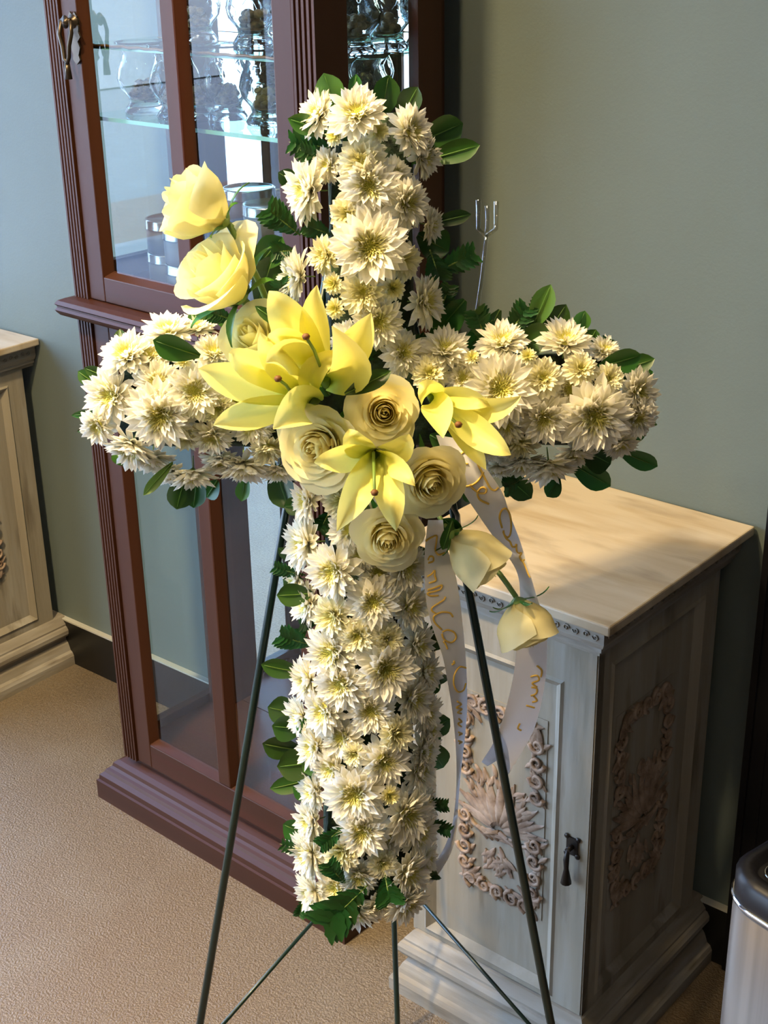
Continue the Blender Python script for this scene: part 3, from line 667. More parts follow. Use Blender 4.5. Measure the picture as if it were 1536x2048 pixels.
def finish_labels():
    for (what, z, side), L in REG.items():
        L.sort(key=lambda t: t[0]); arm = z.startswith('arm')
        for i, (_, o) in enumerate(L):
            n = len(L); place = z if side == 'middle' and z == 'crossing' else ('middle of '+z if side == 'middle' else z+', '+side)
            if n == 1: lb = f'only {what} on {place}'
            else: lb = f'{what} on {place}, {ORD[i]} from '+('its tip' if arm else 'the top')
            o['label'] = lb
MUMS = [  # photo x, y, radius, kind, extra tilt (right, up) and extra height
 (635,227,46,'A',-.35,.5,0),(712,226,56,'A',.05,.75,.012),(821,262,50,'A',.55,.45,0),(846,313,44,'A',.8,-.1,-.01),(669,273,21,'C',-.1,.3,.012),(757,264,23,'C',.2,.3,.012),
 (723,322,48,'B',-.05,.1,.012),(738,371,58,'A',.05,-.1,.01),(612,380,60,'A',-.45,.05,0),(695,428,40,'B',-.15,0,.008),(815,406,50,'A',.3,0,.01),(862,450,34,'A',.8,-.3,-.02),
 (741,494,72,'A',0,.05,.02),(650,510,40,'B',-.3,.1,.006),(806,522,42,'B',.3,-.1,.004),(591,552,52,'A',-.4,.1,0),(666,568,23,'C',-.1,0,.012),(726,585,46,'B',0,0,.012),(786,577,26,'C',.1,0,.012),
 (670,617,22,'C',0,0,.014),(850,603,50,'A',.45,0,.0),(756,645,50,'A',.1,-.2,.006),(700,455,36,'A',-.2,-.3,-.012),(785,455,36,'A',.3,-.3,-.012),
 (806,706,44,'A',0,.2,0),(889,700,50,'A',.2,.4,0),(944,715,17,'C',.1,.2,.012),(860,746,38,'B',0,.1,.004),(1004,684,50,'A',-.1,.6,0),(1056,713,19,'C',0,.2,.014),(1130,682,52,'A',.1,.6,0),
 (1208,700,32,'A',.4,.5,-.015),(1000,779,70,'A',0,.2,.01),(1086,755,41,'B',0,.1,.012),(1161,737,36,'B',.1,.2,.012),(1219,757,32,'B',.3,.1,.006),(1190,832,72,'A',.1,0,.014),(1088,837,52,'A',0,0,.008),
 (1276,784,46,'A',.6,.1,-.01),(1040,890,40,'B',0,-.4,0),(1098,934,52,'A',.1,-.55,0),(1240,888,36,'A',.4,-.4,-.012),(1013,850,38,'A',-.1,-.1,0),(925,757,36,'A',0,.1,-.004),(997,935,34,'A',0,-.6,-.01),(1150,905,40,'A',.1,-.4,-.014),
 (254,709,52,'A',-.35,.4,0),(336,662,50,'A',-.1,.6,0),(394,655,36,'A',.1,.6,-.01),(426,705,42,'A',.1,.3,-.008),(300,712,42,'A',0,.4,-.006),(365,722,20,'C',.2,.3,.018),(222,791,56,'A',-.55,0,-.01),(315,765,44,'A',0,.1,.004),
 (390,783,54,'A',.05,.1,.010),(322,831,66,'A',-.05,-.05,.012),(436,818,38,'B',0,0,.006),(261,895,52,'A',-.5,-.4,0),(372,874,34,'B',0,-.2,.008),(424,872,40,'A',0,-.2,.008),(386,949,46,'A',0,-.75,0),(304,918,42,'A',-.2,-.6,-.005),
 (487,932,52,'A',0,-.6,0),(537,897,40,'B',0,-.3,.004),(503,850,44,'A',0,-.1,0),(472,806,38,'A',0,0,-.004),(455,757,40,'A',0,.2,-.01),(350,800,40,'A',0,0,-.012),
 (612,1001,42,'A',-.45,.1,0),(682,1001,42,'B',0,0,0),(608,1087,56,'A',-.5,0,-.002),(698,1057,42,'A',0,.1,0),(667,1142,56,'A',-.1,-.1,.014),(722,1108,38,'A',.1,-.1,0),(812,1135,48,'A',.3,0,0),(755,1145,40,'A',.1,.1,-.002),
 (746,1204,52,'A',.05,.1,.012),(664,1232,46,'B',-.15,0,.01),(819,1214,46,'A',.35,0,-.002),(715,1272,40,'B',0,0,.016),(776,1278,36,'B',.1,0,.014),(614,1208,42,'A',-.5,0,-.012),(835,1290,42,'A',.5,0,-.006),(663,1305,56,'A',-.2,0,.006),
 (771,1338,60,'A',.1,0,.014),(614,1361,46,'A',-.5,0,-.004),(682,1368,52,'A',-.1,-.1,.010),(826,1397,48,'A',.4,-.1,0),(741,1422,46,'A',0,0,.008),(648,1422,48,'A',-.2,0,.004),(602,1434,42,'A',-.5,-.1,-.010),
 (792,1468,40,'B',.15,0,.016),(628,1495,44,'A',-.4,0,-.004),(708,1509,27,'B',-.1,0,.014),(683,1475,42,'A',-.1,.1,.0),(768,1523,50,'A',.1,-.1,.012),(662,1537,42,'A',-.2,-.1,.004),(838,1542,44,'A',.45,0,-.004),
 (708,1588,60,'A',-.1,-.1,.014),(779,1591,22,'C',.1,0,.022),(626,1582,38,'A',-.45,0,-.008),(620,1643,42,'A',-.5,-.1,-.008),(814,1629,56,'A',.25,-.1,.008),(724,1662,52,'A',0,-.1,.014),(838,1668,46,'A',.45,-.1,-.004),
 (617,1709,50,'A',-.4,-.2,-.004),(683,1705,42,'B',-.15,0,.012),(765,1727,32,'B',.1,-.1,.006),(817,1747,50,'A',.3,-.2,.006),(624,1785,44,'A',-.4,-.4,-.004),(812,1805,46,'A',.3,-.6,0),(710,1822,46,'A',-.1,-1.0,-.004),
 (758,1808,36,'A',.1,-.9,-.006),(858,1460,34,'A',.6,0,-.012),(718,1752,40,'A',0,-.5,.0),(665,1830,34,'A',-.1,-1,-.01),(590,1160,34,'A',-.7,0,-.02),(848,1610,36,'A',.6,0,-.012),(852,1720,34,'A',.6,-.3,-.012),
 (1045,925,42,'A',0,-.5,.0),(975,895,38,'A',0,-.3,0),(1010,900,34,'A',0,-.3,-.01),(440,920,38,'A',0,-.5,0),(345,945,36,'A',0,-.6,-.004),(852,1425,40,'A',.6,0,-.008),(848,1502,40,'A',.6,0,-.008),(852,1345,40,'A',.6,0,-.01),(568,620,40,'A',-.5,0,-.01),(700,680,38,'A',0,0,-.02),(560,940,38,'A',0,-.4,-.012),(1060,800,40,'A',0,0,-.01),(1140,780,40,'A',0,0,-.008),(740,300,30,'A',0,0,-.012),(655,330,34,'A',-.3,0,-.015),(790,350,34,'A',.4,.1,-.015),
]
_fr = random.Random(21)
for gy in range(640, 1860, 24):     # further open mums filling the places between the listed ones
    for gx in range(200, 1290, 24):
        fx, fy = gx+_fr.uniform(-8, 8), gy+_fr.uniform(-8, 8); dd = nearest(fx, fy)[0]
        if dd > 88 or (470 < fx < 940 and 600 < fy < 1010) or (fx > 1170 and fy < 775): continue
        if min(math.hypot(fx-u[0], fy-u[1])-u[2]*.7 for u in MUMS) > 17: MUMS.append((fx, fy, _fr.uniform(34, 42), 'A', 0, 0, -.004))
print('mums', len(MUMS))
for i, (px, py, r_, k, tx, ty, ex) in enumerate(MUMS):
    P, N, s, dv = surf(px, py, ex); N = (N+CR*tx*.75+CU*ty*.75).normalized()
    sc = r_*mpp(P)*(1.12 if k == 'A' else 1.12); key = (k, i % 3)
    o = PROTO[key] if key not in USED else copy_tree(PROTO[key]); USED.add(key)
    x = N.orthogonal().normalized(); y = N.cross(x); spin = Matrix.Rotation(rng.random()*6.28, 4, 'Z')
    o.matrix_world = frame_mtx(P-N*sc*.15, x, y, N) @ spin @ Matrix.Diagonal((sc, sc, sc*(1.0+.1*rng.random()), 1))
    tag(o, None, 'flower', {'A': 'open white chrysanthemums of the cross', 'B': 'cream button chrysanthemums of the cross', 'C': 'small green-yellow button mums of the cross'}[k])
    register(o, {'A': 'open white chrysanthemum', 'B': 'round cream button chrysanthemum', 'C': 'small yellow-green button chrysanthemum'}[k], px, py)

# ------------------------------------------------------------------ roses
def rose_petal(q, R0, H, flare, phi, dphi, tilt, r, top=1.0, belly=.62, g=(0, 1)):
    nt, ns = 8, 9; P = []; G = []
    wav = r.uniform(0, 6)
    for i in range(nt):
        v = i/(nt-1); row = []; gg = []
        for j in range(ns):
            u = -1+2*j/(ns-1); ve = v*(1-.16*abs(u)**2.5-.03*math.sin(3*u+wav)) * top
            w = (.42+.58*math.sin(PI/2*min(1, ve/.5)))*(1-.25*max(0, ve-.8)/.2*abs(u))
            a = phi+u*dphi/2*w; rr = R0*(.22+.78*math.sin(PI/2*min(1, ve/belly)))+tilt*ve*ve
            c = max(0, (ve-.68)/.32); rr += flare*c*c*(1+.25*math.sin(2.4*u+wav)); zz = H*ve-flare*.45*c**3
            rr += .035*abs(u)**4*(1 if flare > .05 else 0)
            row.append((rr*math.cos(a), rr*math.sin(a), zz)); gg.append(g[0]+(g[1]-g[0])*(.25+.75*v))
        P.append(row); G.append(gg)
    q.grid(P, G)
def rose(px, py, r_, h, axis, openness, label, seed, material='rose', n=22, calyx=True, length=1.0, stem_to=None):
    r = random.Random(seed); c = at(px, py, h); N = (CN*axis[2]+CR*axis[0]+CU*axis[1]).normalized(); sc = r_*mpp(c)
    x = N.orthogonal().normalized(); y = N.cross(x)
    depth = .62*length
    o = empty('rose', frame_mtx(c-N*sc*depth, x, y, N) @ Matrix.Rotation(r.random()*6, 4, 'Z') @ Matrix.Diagonal((sc, sc, sc, 1)), label, 'flower', 'ivory roses at the heart of the cross')
    q = MB(); q.tube([(0, 0, .1), (.02, .01, .6*length), (.0, .01, .84*length)], [.08, .05, .02], 8); q.build('bud_core', M[material], o)
    for i in range(n):
        t = i/(n-1); R0 = (.05+.52*t**.85) if openness > .7 else .05+(.80-.15*openness)*t**(.8); phi = i*2.39996*1.02+r.uniform(-.2, .2)
        H = (1.0-.48*max(0, t-.3)*openness-.06*t)*length; fl = (-.5*R0 if t < .15 else -.2*R0 if t < .3 else .46*(t-.36)*openness*r.uniform(.75, 1.25)); tl = .26*t**2.2*openness
        dphi = R(185-10*t) if openness < .3 else R(150-20*t) if t < .4 else R(125-10*t)
        q = MB(); rose_petal(q, R0, H, fl, phi, dphi, tl, r, g=(.0, .55+.45*t)); q.build('petal', M[material], o)
    if calyx:
        q = MB(); q.lathe([(.04, -.22), (.06, -.10), (.16, -.04), (.24, .03), (.26, .08)], 14); cx_ = q.build('calyx', M['stem'], o)
        for k in range(5):
            a = k*2*PI/5+r.random()*.3; q = MB(); P = []; G = []; out = r.uniform(.15, .8)
            for i in range(7):
                v = i/6; w = .085*math.sin(PI*min(.96, v*.8+.2)); rr = .20+.62*math.sin(v*1.4)+out*v*v*.35; z = .0+(.30-.65*out)*v+.1*math.sin(v*3)
                P.append([(rr*math.cos(a)-s*w*math.sin(a), rr*math.sin(a)+s*w*math.cos(a), z+.03*s*s) for s in (-1, 0, 1)]); G.append([v]*3)
            q.grid(P, G); q.build('sepal', M['sepal'], cx_)
    if stem_to:
        inv = o.matrix_world.inverted(); e = inv @ at(*stem_to); s0 = Vector((0, 0, -.1)); q = MB()
        pts = [s0.lerp(e, t)+Vector((0, 0, -.5*math.sin(PI*t)*.5)) for t in (0, .2, .4, .6, .8, 1)]; q.tube(pts, .075, 8); q.build('stem', M['stem'], o)
    return o
rose(378, 402, 92, .12, (-.80, .50, .28), .45, 'ivory rose bud, highest of all, leaning in front of the cabinet panes', 11, 'rosey', 15, length=1.45, stem_to=(560, 700, .05))
rose(424, 540, 128, .13, (-.50, .58, .50), .75, 'largest open ivory rose, just below the highest rose bud', 12, 'rosey', 18, length=1.1, stem_to=(600, 720, .05))
rose(502, 672, 88, .135, (-.35, .5, .7), .8, 'ivory rose half hidden behind the two upper lilies', 13, 'rosey', 20)
rose(632, 895, 92, .145, (-.35, -.05, .95), 1.0, 'spiral ivory rose under the big lily, touching the lower lily', 14, 'rose', 32)
rose(768, 826, 80, .15, (.08, .10, 1), 1.0, 'ivory rose in the very centre with a tight yellow spiral', 15, 'rose', 32)
rose(862, 966, 84, .135, (.25, -.2, .95), .95, 'ivory rose beside the top of the ribbons', 16, 'rose', 32)
rose(774, 1078, 76, .12, (.02, -.28, .95), 1.0, 'lowest open ivory rose, below the lower lily', 17, 'rose', 32)
rose(960, 1118, 68, .10, (.72, -.68, .15), .05, 'closed ivory rose bud hanging between the two ribbons', 18, 'rose', 12, length=1.75, stem_to=(850, 985, .05))
rose(1054, 1258, 72, .085, (.30, -.92, .22), .1, 'roundish ivory rose bud hanging lowest over the ribbon tail', 19, 'rose', 12, length=1.35, stem_to=(965, 1120, .03))

# ------------------------------------------------------------------ lilies and leaves: blades along a curve
def blade(q, a, b, c, w, cup=.35, g=(0, 1), nt=9, ns=5, belly=.5, tip=1.6, base=.3, up=None, keel=0, wave=0, roll=0):
    """surface along the quadratic curve a-b-c (points in the room), width 2w at the belly"""
    P = []; G = []; a, b, c = Vector(a), Vector(b), Vector(c); up = up or CN
    for i in range(nt):
        t = i/(nt-1); p = a*(1-t)**2+b*2*t*(1-t)+c*t*t; d = ((b-a)*(1-t)+(c-b)*t).normalized()
        s = d.cross(up); s = s.normalized() if s.length > 1e-5 else CR; n = s.cross(d).normalized()
        if roll: cr_, sr_ = math.cos(roll), math.sin(roll); s, n = s*cr_+n*sr_, n*cr_-s*sr_
        ww = w*(base+(1-base)*math.sin(PI/2*min(1, t/belly)))*(1-max(0, (t-belly)/(1-belly))**tip); ww = max(ww, w*.02)
        row = []
        for j in range(ns):
            u = -1+2*j/(ns-1); row.append(p+s*u*ww+n*(cup*ww*u*u-keel*ww*(1-abs(u)))+n*wave*ww*math.sin(7*t+2*u))
        P.append(row); G.append([g[0]+(g[1]-g[0])*t]*ns)
    q.grid(P, G)
def lily(label, throat, th, tepals, pistil, base, bh):
    T = at(*throat, th); o = empty('lily', Matrix.Translation(T), label, 'flower', 'yellow lilies at the heart of the cross'); iv = Matrix.Translation(-T)
    B = at(*base, bh)
    for (mx, my, mh, ex, ey, eh, w) in tepals:
        q = MB(); mid = at(mx, my, mh); end = at(ex, ey, eh); sc = mpp(T)
        b = mid*2-(B+end)*.5; b = B*.0+b
        blade(q, B, b, end, w*sc*.5, cup=.32, belly=.55, tip=1.7, base=.30, keel=.38, wave=.07, nt=12, ns=7); q.v = [tuple(iv @ Vector(p)) for p in q.v]
        q.build('tepal', M['lily'], o)
    if pistil:
        q = MB(); p = [at(*x) for x in pistil]; q.tube([iv @ v for v in p], .0016, 8); st = q.build('pistil', M['stem'], o)
        q = MB(); q.lathe([(.0003, -.003), (.003, -.002), (.004, .001), (.0025, .003), (.0003, .0035)], 10, Matrix.Translation(iv @ p[-1])); q.build('stigma', M['anther'], st)
    q = MB(); q.tube([iv @ (B-CN*.04), iv @ B, iv @ B.lerp(T, .35)], [.004, .005, .006], 8); q.build('stem', M['stem'], o)
    return o
lily('largest yellow lily, its tepals reaching highest beside the upper post', (645, 725), .16,
     [(590, 660, .20, 538, 582, .205, 82), (630, 660, .19, 634, 570, .22, 58), (705, 700, .19, 742, 626, .22, 70), (585, 690, .20, 532, 682, .23, 62), (700, 740, .21, 664, 652, .262, 84), (590, 712, .21, 532, 725, .235, 70)],
     [(645, 745, .17), (628, 700, .21), (612, 674, .235)], (652, 768), .10)
lily('yellow lily spreading towards the china cabinet below the largest one', (580, 790), .15,
     [(490, 765, .19, 397, 738, .20, 74), (510, 825, .185, 427, 850, .20, 62), (600, 812, .21, 546, 858, .245, 78), (515, 735, .20, 458, 706, .215, 62), (560, 730, .20, 520, 664, .23, 56), (625, 745, .18, 690, 700, .18, 50)],
     [(590, 795, .16), (572, 770, .20), (556, 758, .225)], (632, 800), .10)
lily('yellow lily pointing over the arm above the marble top', (885, 822), .15,
     [(960, 820, .20, 1042, 792, .215, 52), (950, 860, .21, 1022, 910, .23, 60), (930, 875, .19, 972, 940, .215, 40), (875, 820, .20, 886, 876, .235, 62), (860, 785, .18, 838, 766, .175, 56), (925, 795, .195, 980, 812, .205, 44)],
     [(885, 822, .16), (902, 836, .20), (917, 850, .225)], (862, 790), .11)
lily('lowest yellow lily, opening down over the lowest open rose', (750, 912), .17,
     [(722, 970, .225, 674, 1062, .215, 62), (775, 970, .225, 792, 1062, .215, 62), (790, 930, .225, 830, 972, .25, 44), (795, 900, .20, 818, 868, .205, 56), (715, 890, .20, 698, 858, .20, 54), (690, 915, .215, 628, 925, .225, 56)],
     [(747, 905, .18), (748, 945, .22), (749, 986, .24)], (750, 905), .11)

def leafobj(bx, by, tx, ty, w, hb=.02, ht=.03, pale=False, cup=.25, bend=.006, roll=None, tip=2.4):
    if hb < .09: tx += (tx-bx)*.10; ty += (ty-by)*.10; w *= 1.15
    r = random.Random(int(bx*7+ty*3)); A = at(bx, by, hb); T = at(tx, ty, ht); mid = (A+T)*.5+CN*bend; sc = mpp(A); q = MB()
    roll = r.uniform(-.35, .35) if roll is None else roll
    blade(q, A, mid, T, w*sc*.5/max(.5, math.cos(roll)), cup=cup, belly=.62, tip=tip, base=.16, nt=10, ns=5, keel=.10, roll=roll, g=(.2, .8))
    q.v = [tuple(Vector(p)-A) for p in q.v]
    # vein: pale middle rib
    o = q.build('leaf', M['leaf_pale' if pale else 'leaf']); o.location = A
    rib = MB(); rib.tube([(A*(1-t)**2+mid*2*t*(1-t)+T*t*t)-A-CN*.0008*0+(0.0*CN)+CN*(.0004) for t in (0, .25, .5, .75, .93)], [.0009, .0008, .0006, .0005, .0002], 5); rib.build('midrib', M['leaf_pale'], o)
    tag(o, None, 'leaf', 'glossy oval leaves around the cross'); register(o, 'pale green leaf' if pale else 'glossy green leaf', (bx+tx)/2, (by+ty)/2)
LEAVES = [(676,232,650,154,50,.05,.07,1),(707,215,712,154,24,.03,.04,0),(762,240,776,158,46,.02,.03,0),(798,245,832,180,42,.02,.03,0),(668,268,584,240,36,.06,.07,0),(838,285,918,250,54,.02,.02,0),(850,322,950,293,40,.02,.03,0),
 (600,372,560,347,32,.0,.02,0),(860,448,935,430,26,.02,.02,0),(835,470,892,500,60,.01,.01,0),(440,440,505,505,40,.05,.04,0),(510,540,560,480,54,.02,.02,0),(515,610,545,520,52,.02,.02,0),(400,712,306,680,54,.11,.12,0),
 (245,765,175,738,26,.05,.05,0),(200,772,160,745,26,.03,.03,0),(225,822,150,830,16,.01,.0,0),(225,850,160,862,14,.01,.0,0),(345,925,292,985,20,.06,.08,1),(372,945,355,1012,46,.02,.03,0),(396,950,388,1010,42,.01,.02,0),
 (548,925,575,1010,50,.0,.02,0),(435,960,415,992,34,.0,.0,0),(492,950,484,998,26,.0,.01,1),(243,700,240,662,20,.01,.0,0),(425,665,383,628,38,.03,.03,0),(470,655,440,632,26,.03,.03,0),(582,662,510,612,24,.19,.20,0),(690,788,783,742,38,.17,.18,0),
 (1062,660,1098,577,40,.04,.06,1),(1085,680,1128,615,42,.01,.02,0),(1150,672,1168,626,32,.0,.01,1),(1075,690,1090,622,38,.0,.01,0),(1172,695,1190,662,30,.01,.02,0),(1025,702,1100,662,52,.04,.05,0),(1195,735,1275,712,44,.07,.08,0),
 (1225,745,1302,720,34,.05,.06,0),(1240,765,1300,745,30,.04,.05,0),(1240,832,1308,848,18,.0,.0,0),(1250,858,1290,866,34,.0,.0,0),(1235,900,1308,930,34,.01,.0,0),(1160,895,1216,925,56,.03,.02,0),(1140,925,1214,968,44,.01,.01,0),
 (1118,955,1096,990,32,.0,.01,0),(1005,945,1058,992,42,.0,.01,0),(930,600,876,660,56,.01,.0,0),(985,640,935,700,44,.0,.0,0),(1000,620,955,700,40,-.01,.0,0),(900,652,860,656,40,.03,.03,0),(840,1262,885,1290,34,.03,.02,0),(870,1245,858,1302,28,.0,.0,0),
 (838,1345,892,1358,26,.03,.02,0),(845,1385,878,1368,22,.02,.02,0),(845,1462,895,1440,40,.03,.03,0),(852,1480,884,1530,44,.01,.0,0),(615,1010,572,1012,32,.02,.02,0),(600,1122,560,1098,22,.0,.01,0),(625,1186,560,1190,40,.05,.06,0),
 (610,1170,570,1160,34,.01,.02,0),(608,1345,530,1330,34,.03,.04,0),(598,1425,541,1415,46,.0,.01,0),(610,1455,550,1452,50,.01,.02,0),(605,1500,532,1488,44,.0,.01,0),(640,1520,562,1532,54,.04,.05,0),(630,1555,548,1575,30,.01,.02,0),
 (635,1592,590,1576,34,.03,.03,0),(622,1668,571,1650,50,.02,.02,0),(612,1262,572,1280,34,.0,.01,0),(625,1470,602,1440,30,.05,.05,0),(648,1510,610,1540,34,.05,.05,1),(740,1020,722,1020,40,.10,.10,0),(760,700,700,690,40,.05,.05,0),
 (905,1040,885,1100,26,.09,.10,0),(925,1070,890,1040,30,.08,.09,0),(895,1090,905,1040,24,.07,.08,0),(880,1470,855,1500,26,.0,.0,0),(865,630,905,600,40,.0,.0,0),(780,690,810,660,36,.05,.05,0),(660,790,640,760,40,.06,.06,0),(860,870,900,890,40,.05,.05,0),
 (930,960,945,1000,30,.04,.03,0),(820,1130,850,1100,40,.04,.04,0),(250,930,232,905,24,.0,.0,0),(190,830,205,860,26,.03,.04,0),(560,640,500,650,40,.03,.03,0)]
for L in LEAVES: leafobj(*L[:5], hb=L[5], ht=L[6], pale=bool(L[7]))

def fern(bx, by, tx, ty, w, hb=.03, ht=.05, n=9):
    A = at(bx, by, hb); T = at(tx, ty, ht); sc = mpp(A); o = empty('fern_frond', Matrix.Translation(A), None, 'leaf', 'dark fern fronds tucked into the cross')
    q = MB(); d = (T-A); q.tube([Vector((0, 0, 0)), d*.5+CN*.003, d], [.0011, .0009, .0003], 6); q.build('stalk', M['stem'], o)
    side = d.cross(CN).normalized(); r = random.Random(int(bx+ty))
    for k in range(n):
        t = (k+.6)/n*.93; L = w*sc*.55*math.sin(PI*min(.93, .25+.7*(1-t))); p0 = d*t+CN*.003*math.sin(PI*t)
        for s in (-1, 1):
            e = p0+(side*s*.9+d.normalized()*.62+CN*r.uniform(-.25, .1)).normalized()*L; q = MB()
            m_ = (p0+e)*.5+CN*.0015
            # toothed leaflet outline
            P = []; G = []; nt_ = 7; dd = (e-p0); sd = dd.cross(CN).normalized()
            for i in range(nt_):
                u = i/(nt_-1); ww = L*.26*math.sin(PI*min(.985, .22+.78*u))*(1 if i % 2 else .74); pp = p0*(1-u)**2+m_*2*u*(1-u)+e*u*u
                P.append([pp-sd*ww+CN*.001, pp, pp+sd*ww+CN*.001]); G.append([u]*3)
            q.grid(P, G); q.build('leaflet', M['fern'], o)
    register(o, 'dark toothed fern frond', (bx+tx)/2, (by+ty)/2)
for F in [(680,300,578,284,60),(790,335,864,290,50),(670,330,600,300,50),(600,470,535,418,70),(590,500,545,505,50),(860,550,952,505,60),(860,500,880,560,60),(610,1150,546,1133,36),(625,1290,560,1270,60),(735,1770,648,1850,110),(690,1765,655,1725,50),(770,1750,780,1800,70),
          (640,1700,560,1688,36),(610,1790,598,1832,30),(690,1650,640,1690,46),(840,1600,896,1610,36),(846,1632,902,1662,36),(845,1750,876,1748,26),(1185,725,1216,676,34),(1010,680,1055,612,60),(1060,670,1080,600,44),(760,700,710,655,60),(790,720,745,700,60),
          (975,690,950,620,60),(640,1240,600,1250,34),(625,1650,650,1690,44),(470,640,420,625,44),(880,620,900,570,44),(700,1270,690,1240,30),(800,1240,850,1260,40),(580,620,560,560,50),(1040,960,1010,975,44),(780,700,860,690,60),(660,1020,640,1060,50),(720,300,700,270,40),(665,470,610,450,50)]:
    fern(*F[:4], F[4], *((.095, .105) if F[:2] in ((735, 1770), (690, 1765), (770, 1750), (690, 1650)) else (.03, .05)))

# ------------------------------------------------------------------ ribbons with handwriting
RIBW = .040
def ribbon(name, pairs, label, strokes, thick=.0035):
    """pairs: photo x,y of both edges, height of the first edge, fold sign"""
    L = []; Rr = []
    for (xl, yl, xr, yr, h, sg) in pairs:
        a = at(xl, yl, h); wp = math.hypot(xr-xl, yr-yl)*mpp(a); dz = math.sqrt(max(0, RIBW**2-wp**2))
        L.append(a); Rr.append(at(xr, yr, h+sg*dz*.8))
    def cat(Q, n):
        out = []
        for i in range(len(Q)-1):
            p0, p1, p2, p3 = Q[max(i-1, 0)], Q[i], Q[i+1], Q[min(i+2, len(Q)-1)]
            for k in range(n):
                t = k/n; out.append(.5*((2*p1)+(p2-p0)*t+(2*p0-5*p1+4*p2-p3)*t*t+(3*p1-p0-3*p2+p3)*t**3))
        return out+[Q[-1]]
    a, b = cat(L, 6), cat(Rr, 6); O = a[0]; q = MB()
    P = [[x.lerp(y, j/4)-O for j in range(5)] for x, y in zip(a, b)]
    if name == 'tail': pass
    q.grid(P); n = len(P)
    # swallowtail: push the middle of the last row back up the ribbon
    base = (n-1)*5
    q.v[base+2] = tuple(P[n-1][2].lerp(P[n-4][2], 1.0)); q.v[base-5+2] = tuple(P[n-2][2].lerp(P[n-5][2], 1.0)); q.v[base-10+2] = tuple(P[n-3][2].lerp(P[n-5][2], .8))
    o = q.build('ribbon', M['ribbon']); o.location = O; tag(o, label, 'ribbon', 'white lettered ribbons')
    bvh = BVHTree.FromPolygons([Vector(v)+O for v in q.v], q.f)
    for st in strokes:
        t = MB(); pts = []
        for i in range(len(st)-1):
            p0, p1, p2, p3 = [Vector(st[max(0, min(len(st)-1, i+k))]) for k in (-1, 0, 1, 2)]
            for k in range(4):
                u = k/4; pts.append(.5*((2*p1)+(p2-p0)*u+(2*p0-5*p1+4*p2-p3)*u*u+(3*p1-p0-3*p2+p3)*u**3))
        pts.append(Vector(st[-1])); run = []
        for p in pts:
            d = pixray(p[0], p[1]).normalized(); hit = bvh.ray_cast(CAMP, d)
            if hit[0] is None:
                if len(run) > 2: t.tube(run, thick*.34, 6)
                run = []; continue
            nn = hit[1] if hit[1].dot(d) < 0 else -hit[1]; run.append(hit[0]+nn*.0003-O)
        if len(run) > 2: t.tube(run, thick*.34, 6)
        if t.v: t.build('letter', M['goldink'], o)
    return o
def Z1(*p): return [(850+x/3.84, 850+y/3.84) for x, y in p]
def Z6(*p): return [(530+x/3.938, 950+y/3.938) for x, y in p]
def Z7(*p): return [(820+x/3.15, 1150+y/3.15) for x, y in p]
ribbon('front', [(872,870,935,880,.100,-1),(893,925,968,930,.100,-1),(925,982,1004,984,.096,-1),(960,1035,1020,1030,.088,-1),(995,1085,1040,1082,.080,-1),(1032,1140,1058,1140,.066,1),(1040,1190,1074,1195,.050,1),
        (1036,1250,1092,1250,.030,1),(1031,1320,1094,1316,.012,1),(1022,1375,1089,1372,-.004,1),(1006,1436,1075,1437,-.020,1),(987,1485,1057,1482,-.034,1),(963,1524,1011,1558,-.046,1)],
       'longer white ribbon lettered in gold script, its lilac tail cut in a swallowtail',
       [Z1((330,300),(295,290),(268,250),(288,215),(330,212),(375,245),(410,310),(440,370),(470,430),(505,488),(540,500),(562,480)), Z1((285,440),(300,470),(350,465),(395,440),(430,400),(448,360)),
        Z1((345,455),(370,490),(420,522),(462,520),(470,492),(440,478),(412,500),(402,530),(425,575),(490,605)),
        Z1((590,790),(572,710),(588,655),(620,640),(648,680),(660,750),(655,830),(635,862),(608,845),(600,810)), Z1((598,820),(620,870),(650,895),(668,935),(690,935),(700,918),(700,950),(712,985),(740,985),(728,1015),(750,1045),(765,1035)),
        Z1((750,1040),(775,1090),(790,1130),(808,1170)),
        Z7((760,640),(800,632),(812,660),(770,680),(800,705)), Z7((765,705),(798,715),(795,745),(762,760)), Z7((780,762),(800,790),(770,800)), Z7((732,820),(785,835)), Z7((692,935),(680,965),(700,978)), Z7((800,570),(830,600),(825,640))])
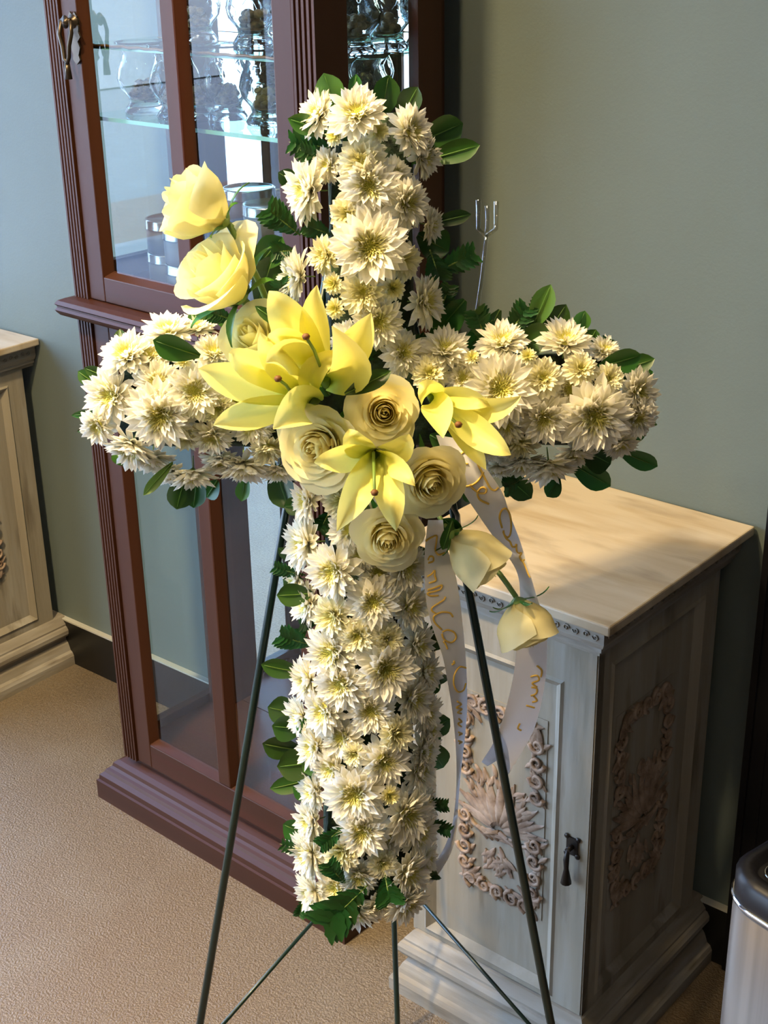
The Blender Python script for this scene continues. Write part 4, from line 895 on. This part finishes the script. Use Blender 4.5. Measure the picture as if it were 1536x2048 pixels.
ribbon('front', [(856,1040,886,1040,.10,1),(850,1092,892,1088,.095,-1),(849,1145,910,1145,.088,-1),(853,1205,920,1202,.080,-1),(866,1258,926,1256,.072,-1),(885,1312,931,1310,.064,-1),(896,1368,934,1366,.056,-1),(905,1425,934,1422,.048,-1),
        (911,1485,929,1482,.040,-1),(913,1545,922,1543,.034,-1),(911,1600,917,1600,.028,-1),(903,1655,914,1650,.022,1),(886,1700,906,1695,.018,1),(866,1728,889,1730,.014,1),(845,1752,862,1768,.010,1)],
       'shorter narrow white ribbon lettered in gold script against the lower shaft',
       [Z6((1265,520),(1300,495),(1350,475),(1348,530),(1340,590),(1365,628),(1412,612)), Z6((1285,690),(1322,680),(1322,645),(1295,642),(1283,670)), Z6((1275,800),(1310,780),(1335,752),(1335,790),(1345,830),(1290,850)),
        Z6((1280,905),(1330,890),(1392,868),(1380,900),(1340,915),(1280,930),(1300,950),(1365,948)), Z6((1420,958),(1405,985),(1320,1040),(1315,1070),(1345,1090)), Z6((1478,1115),(1455,1085),(1390,1080),(1330,1110),(1335,1160),(1390,1215)),
        Z6((1395,1235),(1440,1220),(1490,1240),(1503,1285),(1465,1318),(1410,1295),(1392,1250)), Z6((1405,1310),(1425,1340),(1435,1370)), Z6((1470,1492),(1490,1482),(1484,1464)),
        Z7((352,585),(310,580),(278,630),(275,690),(300,735),(335,725),(350,680)), Z7((295,795),(322,815),(290,835),(325,845),(298,865),(322,872)), Z7((305,905),(325,925),(300,935),(322,955)), Z7((303,990),(326,1000),(308,1008)), Z7((302,1045),(326,1052),(308,1062))], thick=.0032)

# ------------------------------------------------------------------ clear card holder
hz = empty('card_pick', Matrix.Translation(at(942, 690, .02)), 'clear plastic pronged card pick standing behind the cross arm', 'card holder'); iv = hz.matrix_world.inverted()
def K(px, py, h=.0): return iv @ at(px, py, h)
q = MB(); q.tube([K(944, 690), K(963, 560), K(973, 472)], .0022, 6); q.build('rod', M['acrylic'], hz)
q = MB()
for pts in ([(973, 472), (957, 458), (957, 400)], [(973, 472), (975, 455), (975, 412)], [(973, 472), (992, 458), (993, 403)]): q.tube([K(*p) for p in pts], [.0026, .0026, .0030], 6)
q.build('prongs', M['acrylic'], hz)
finish_labels()
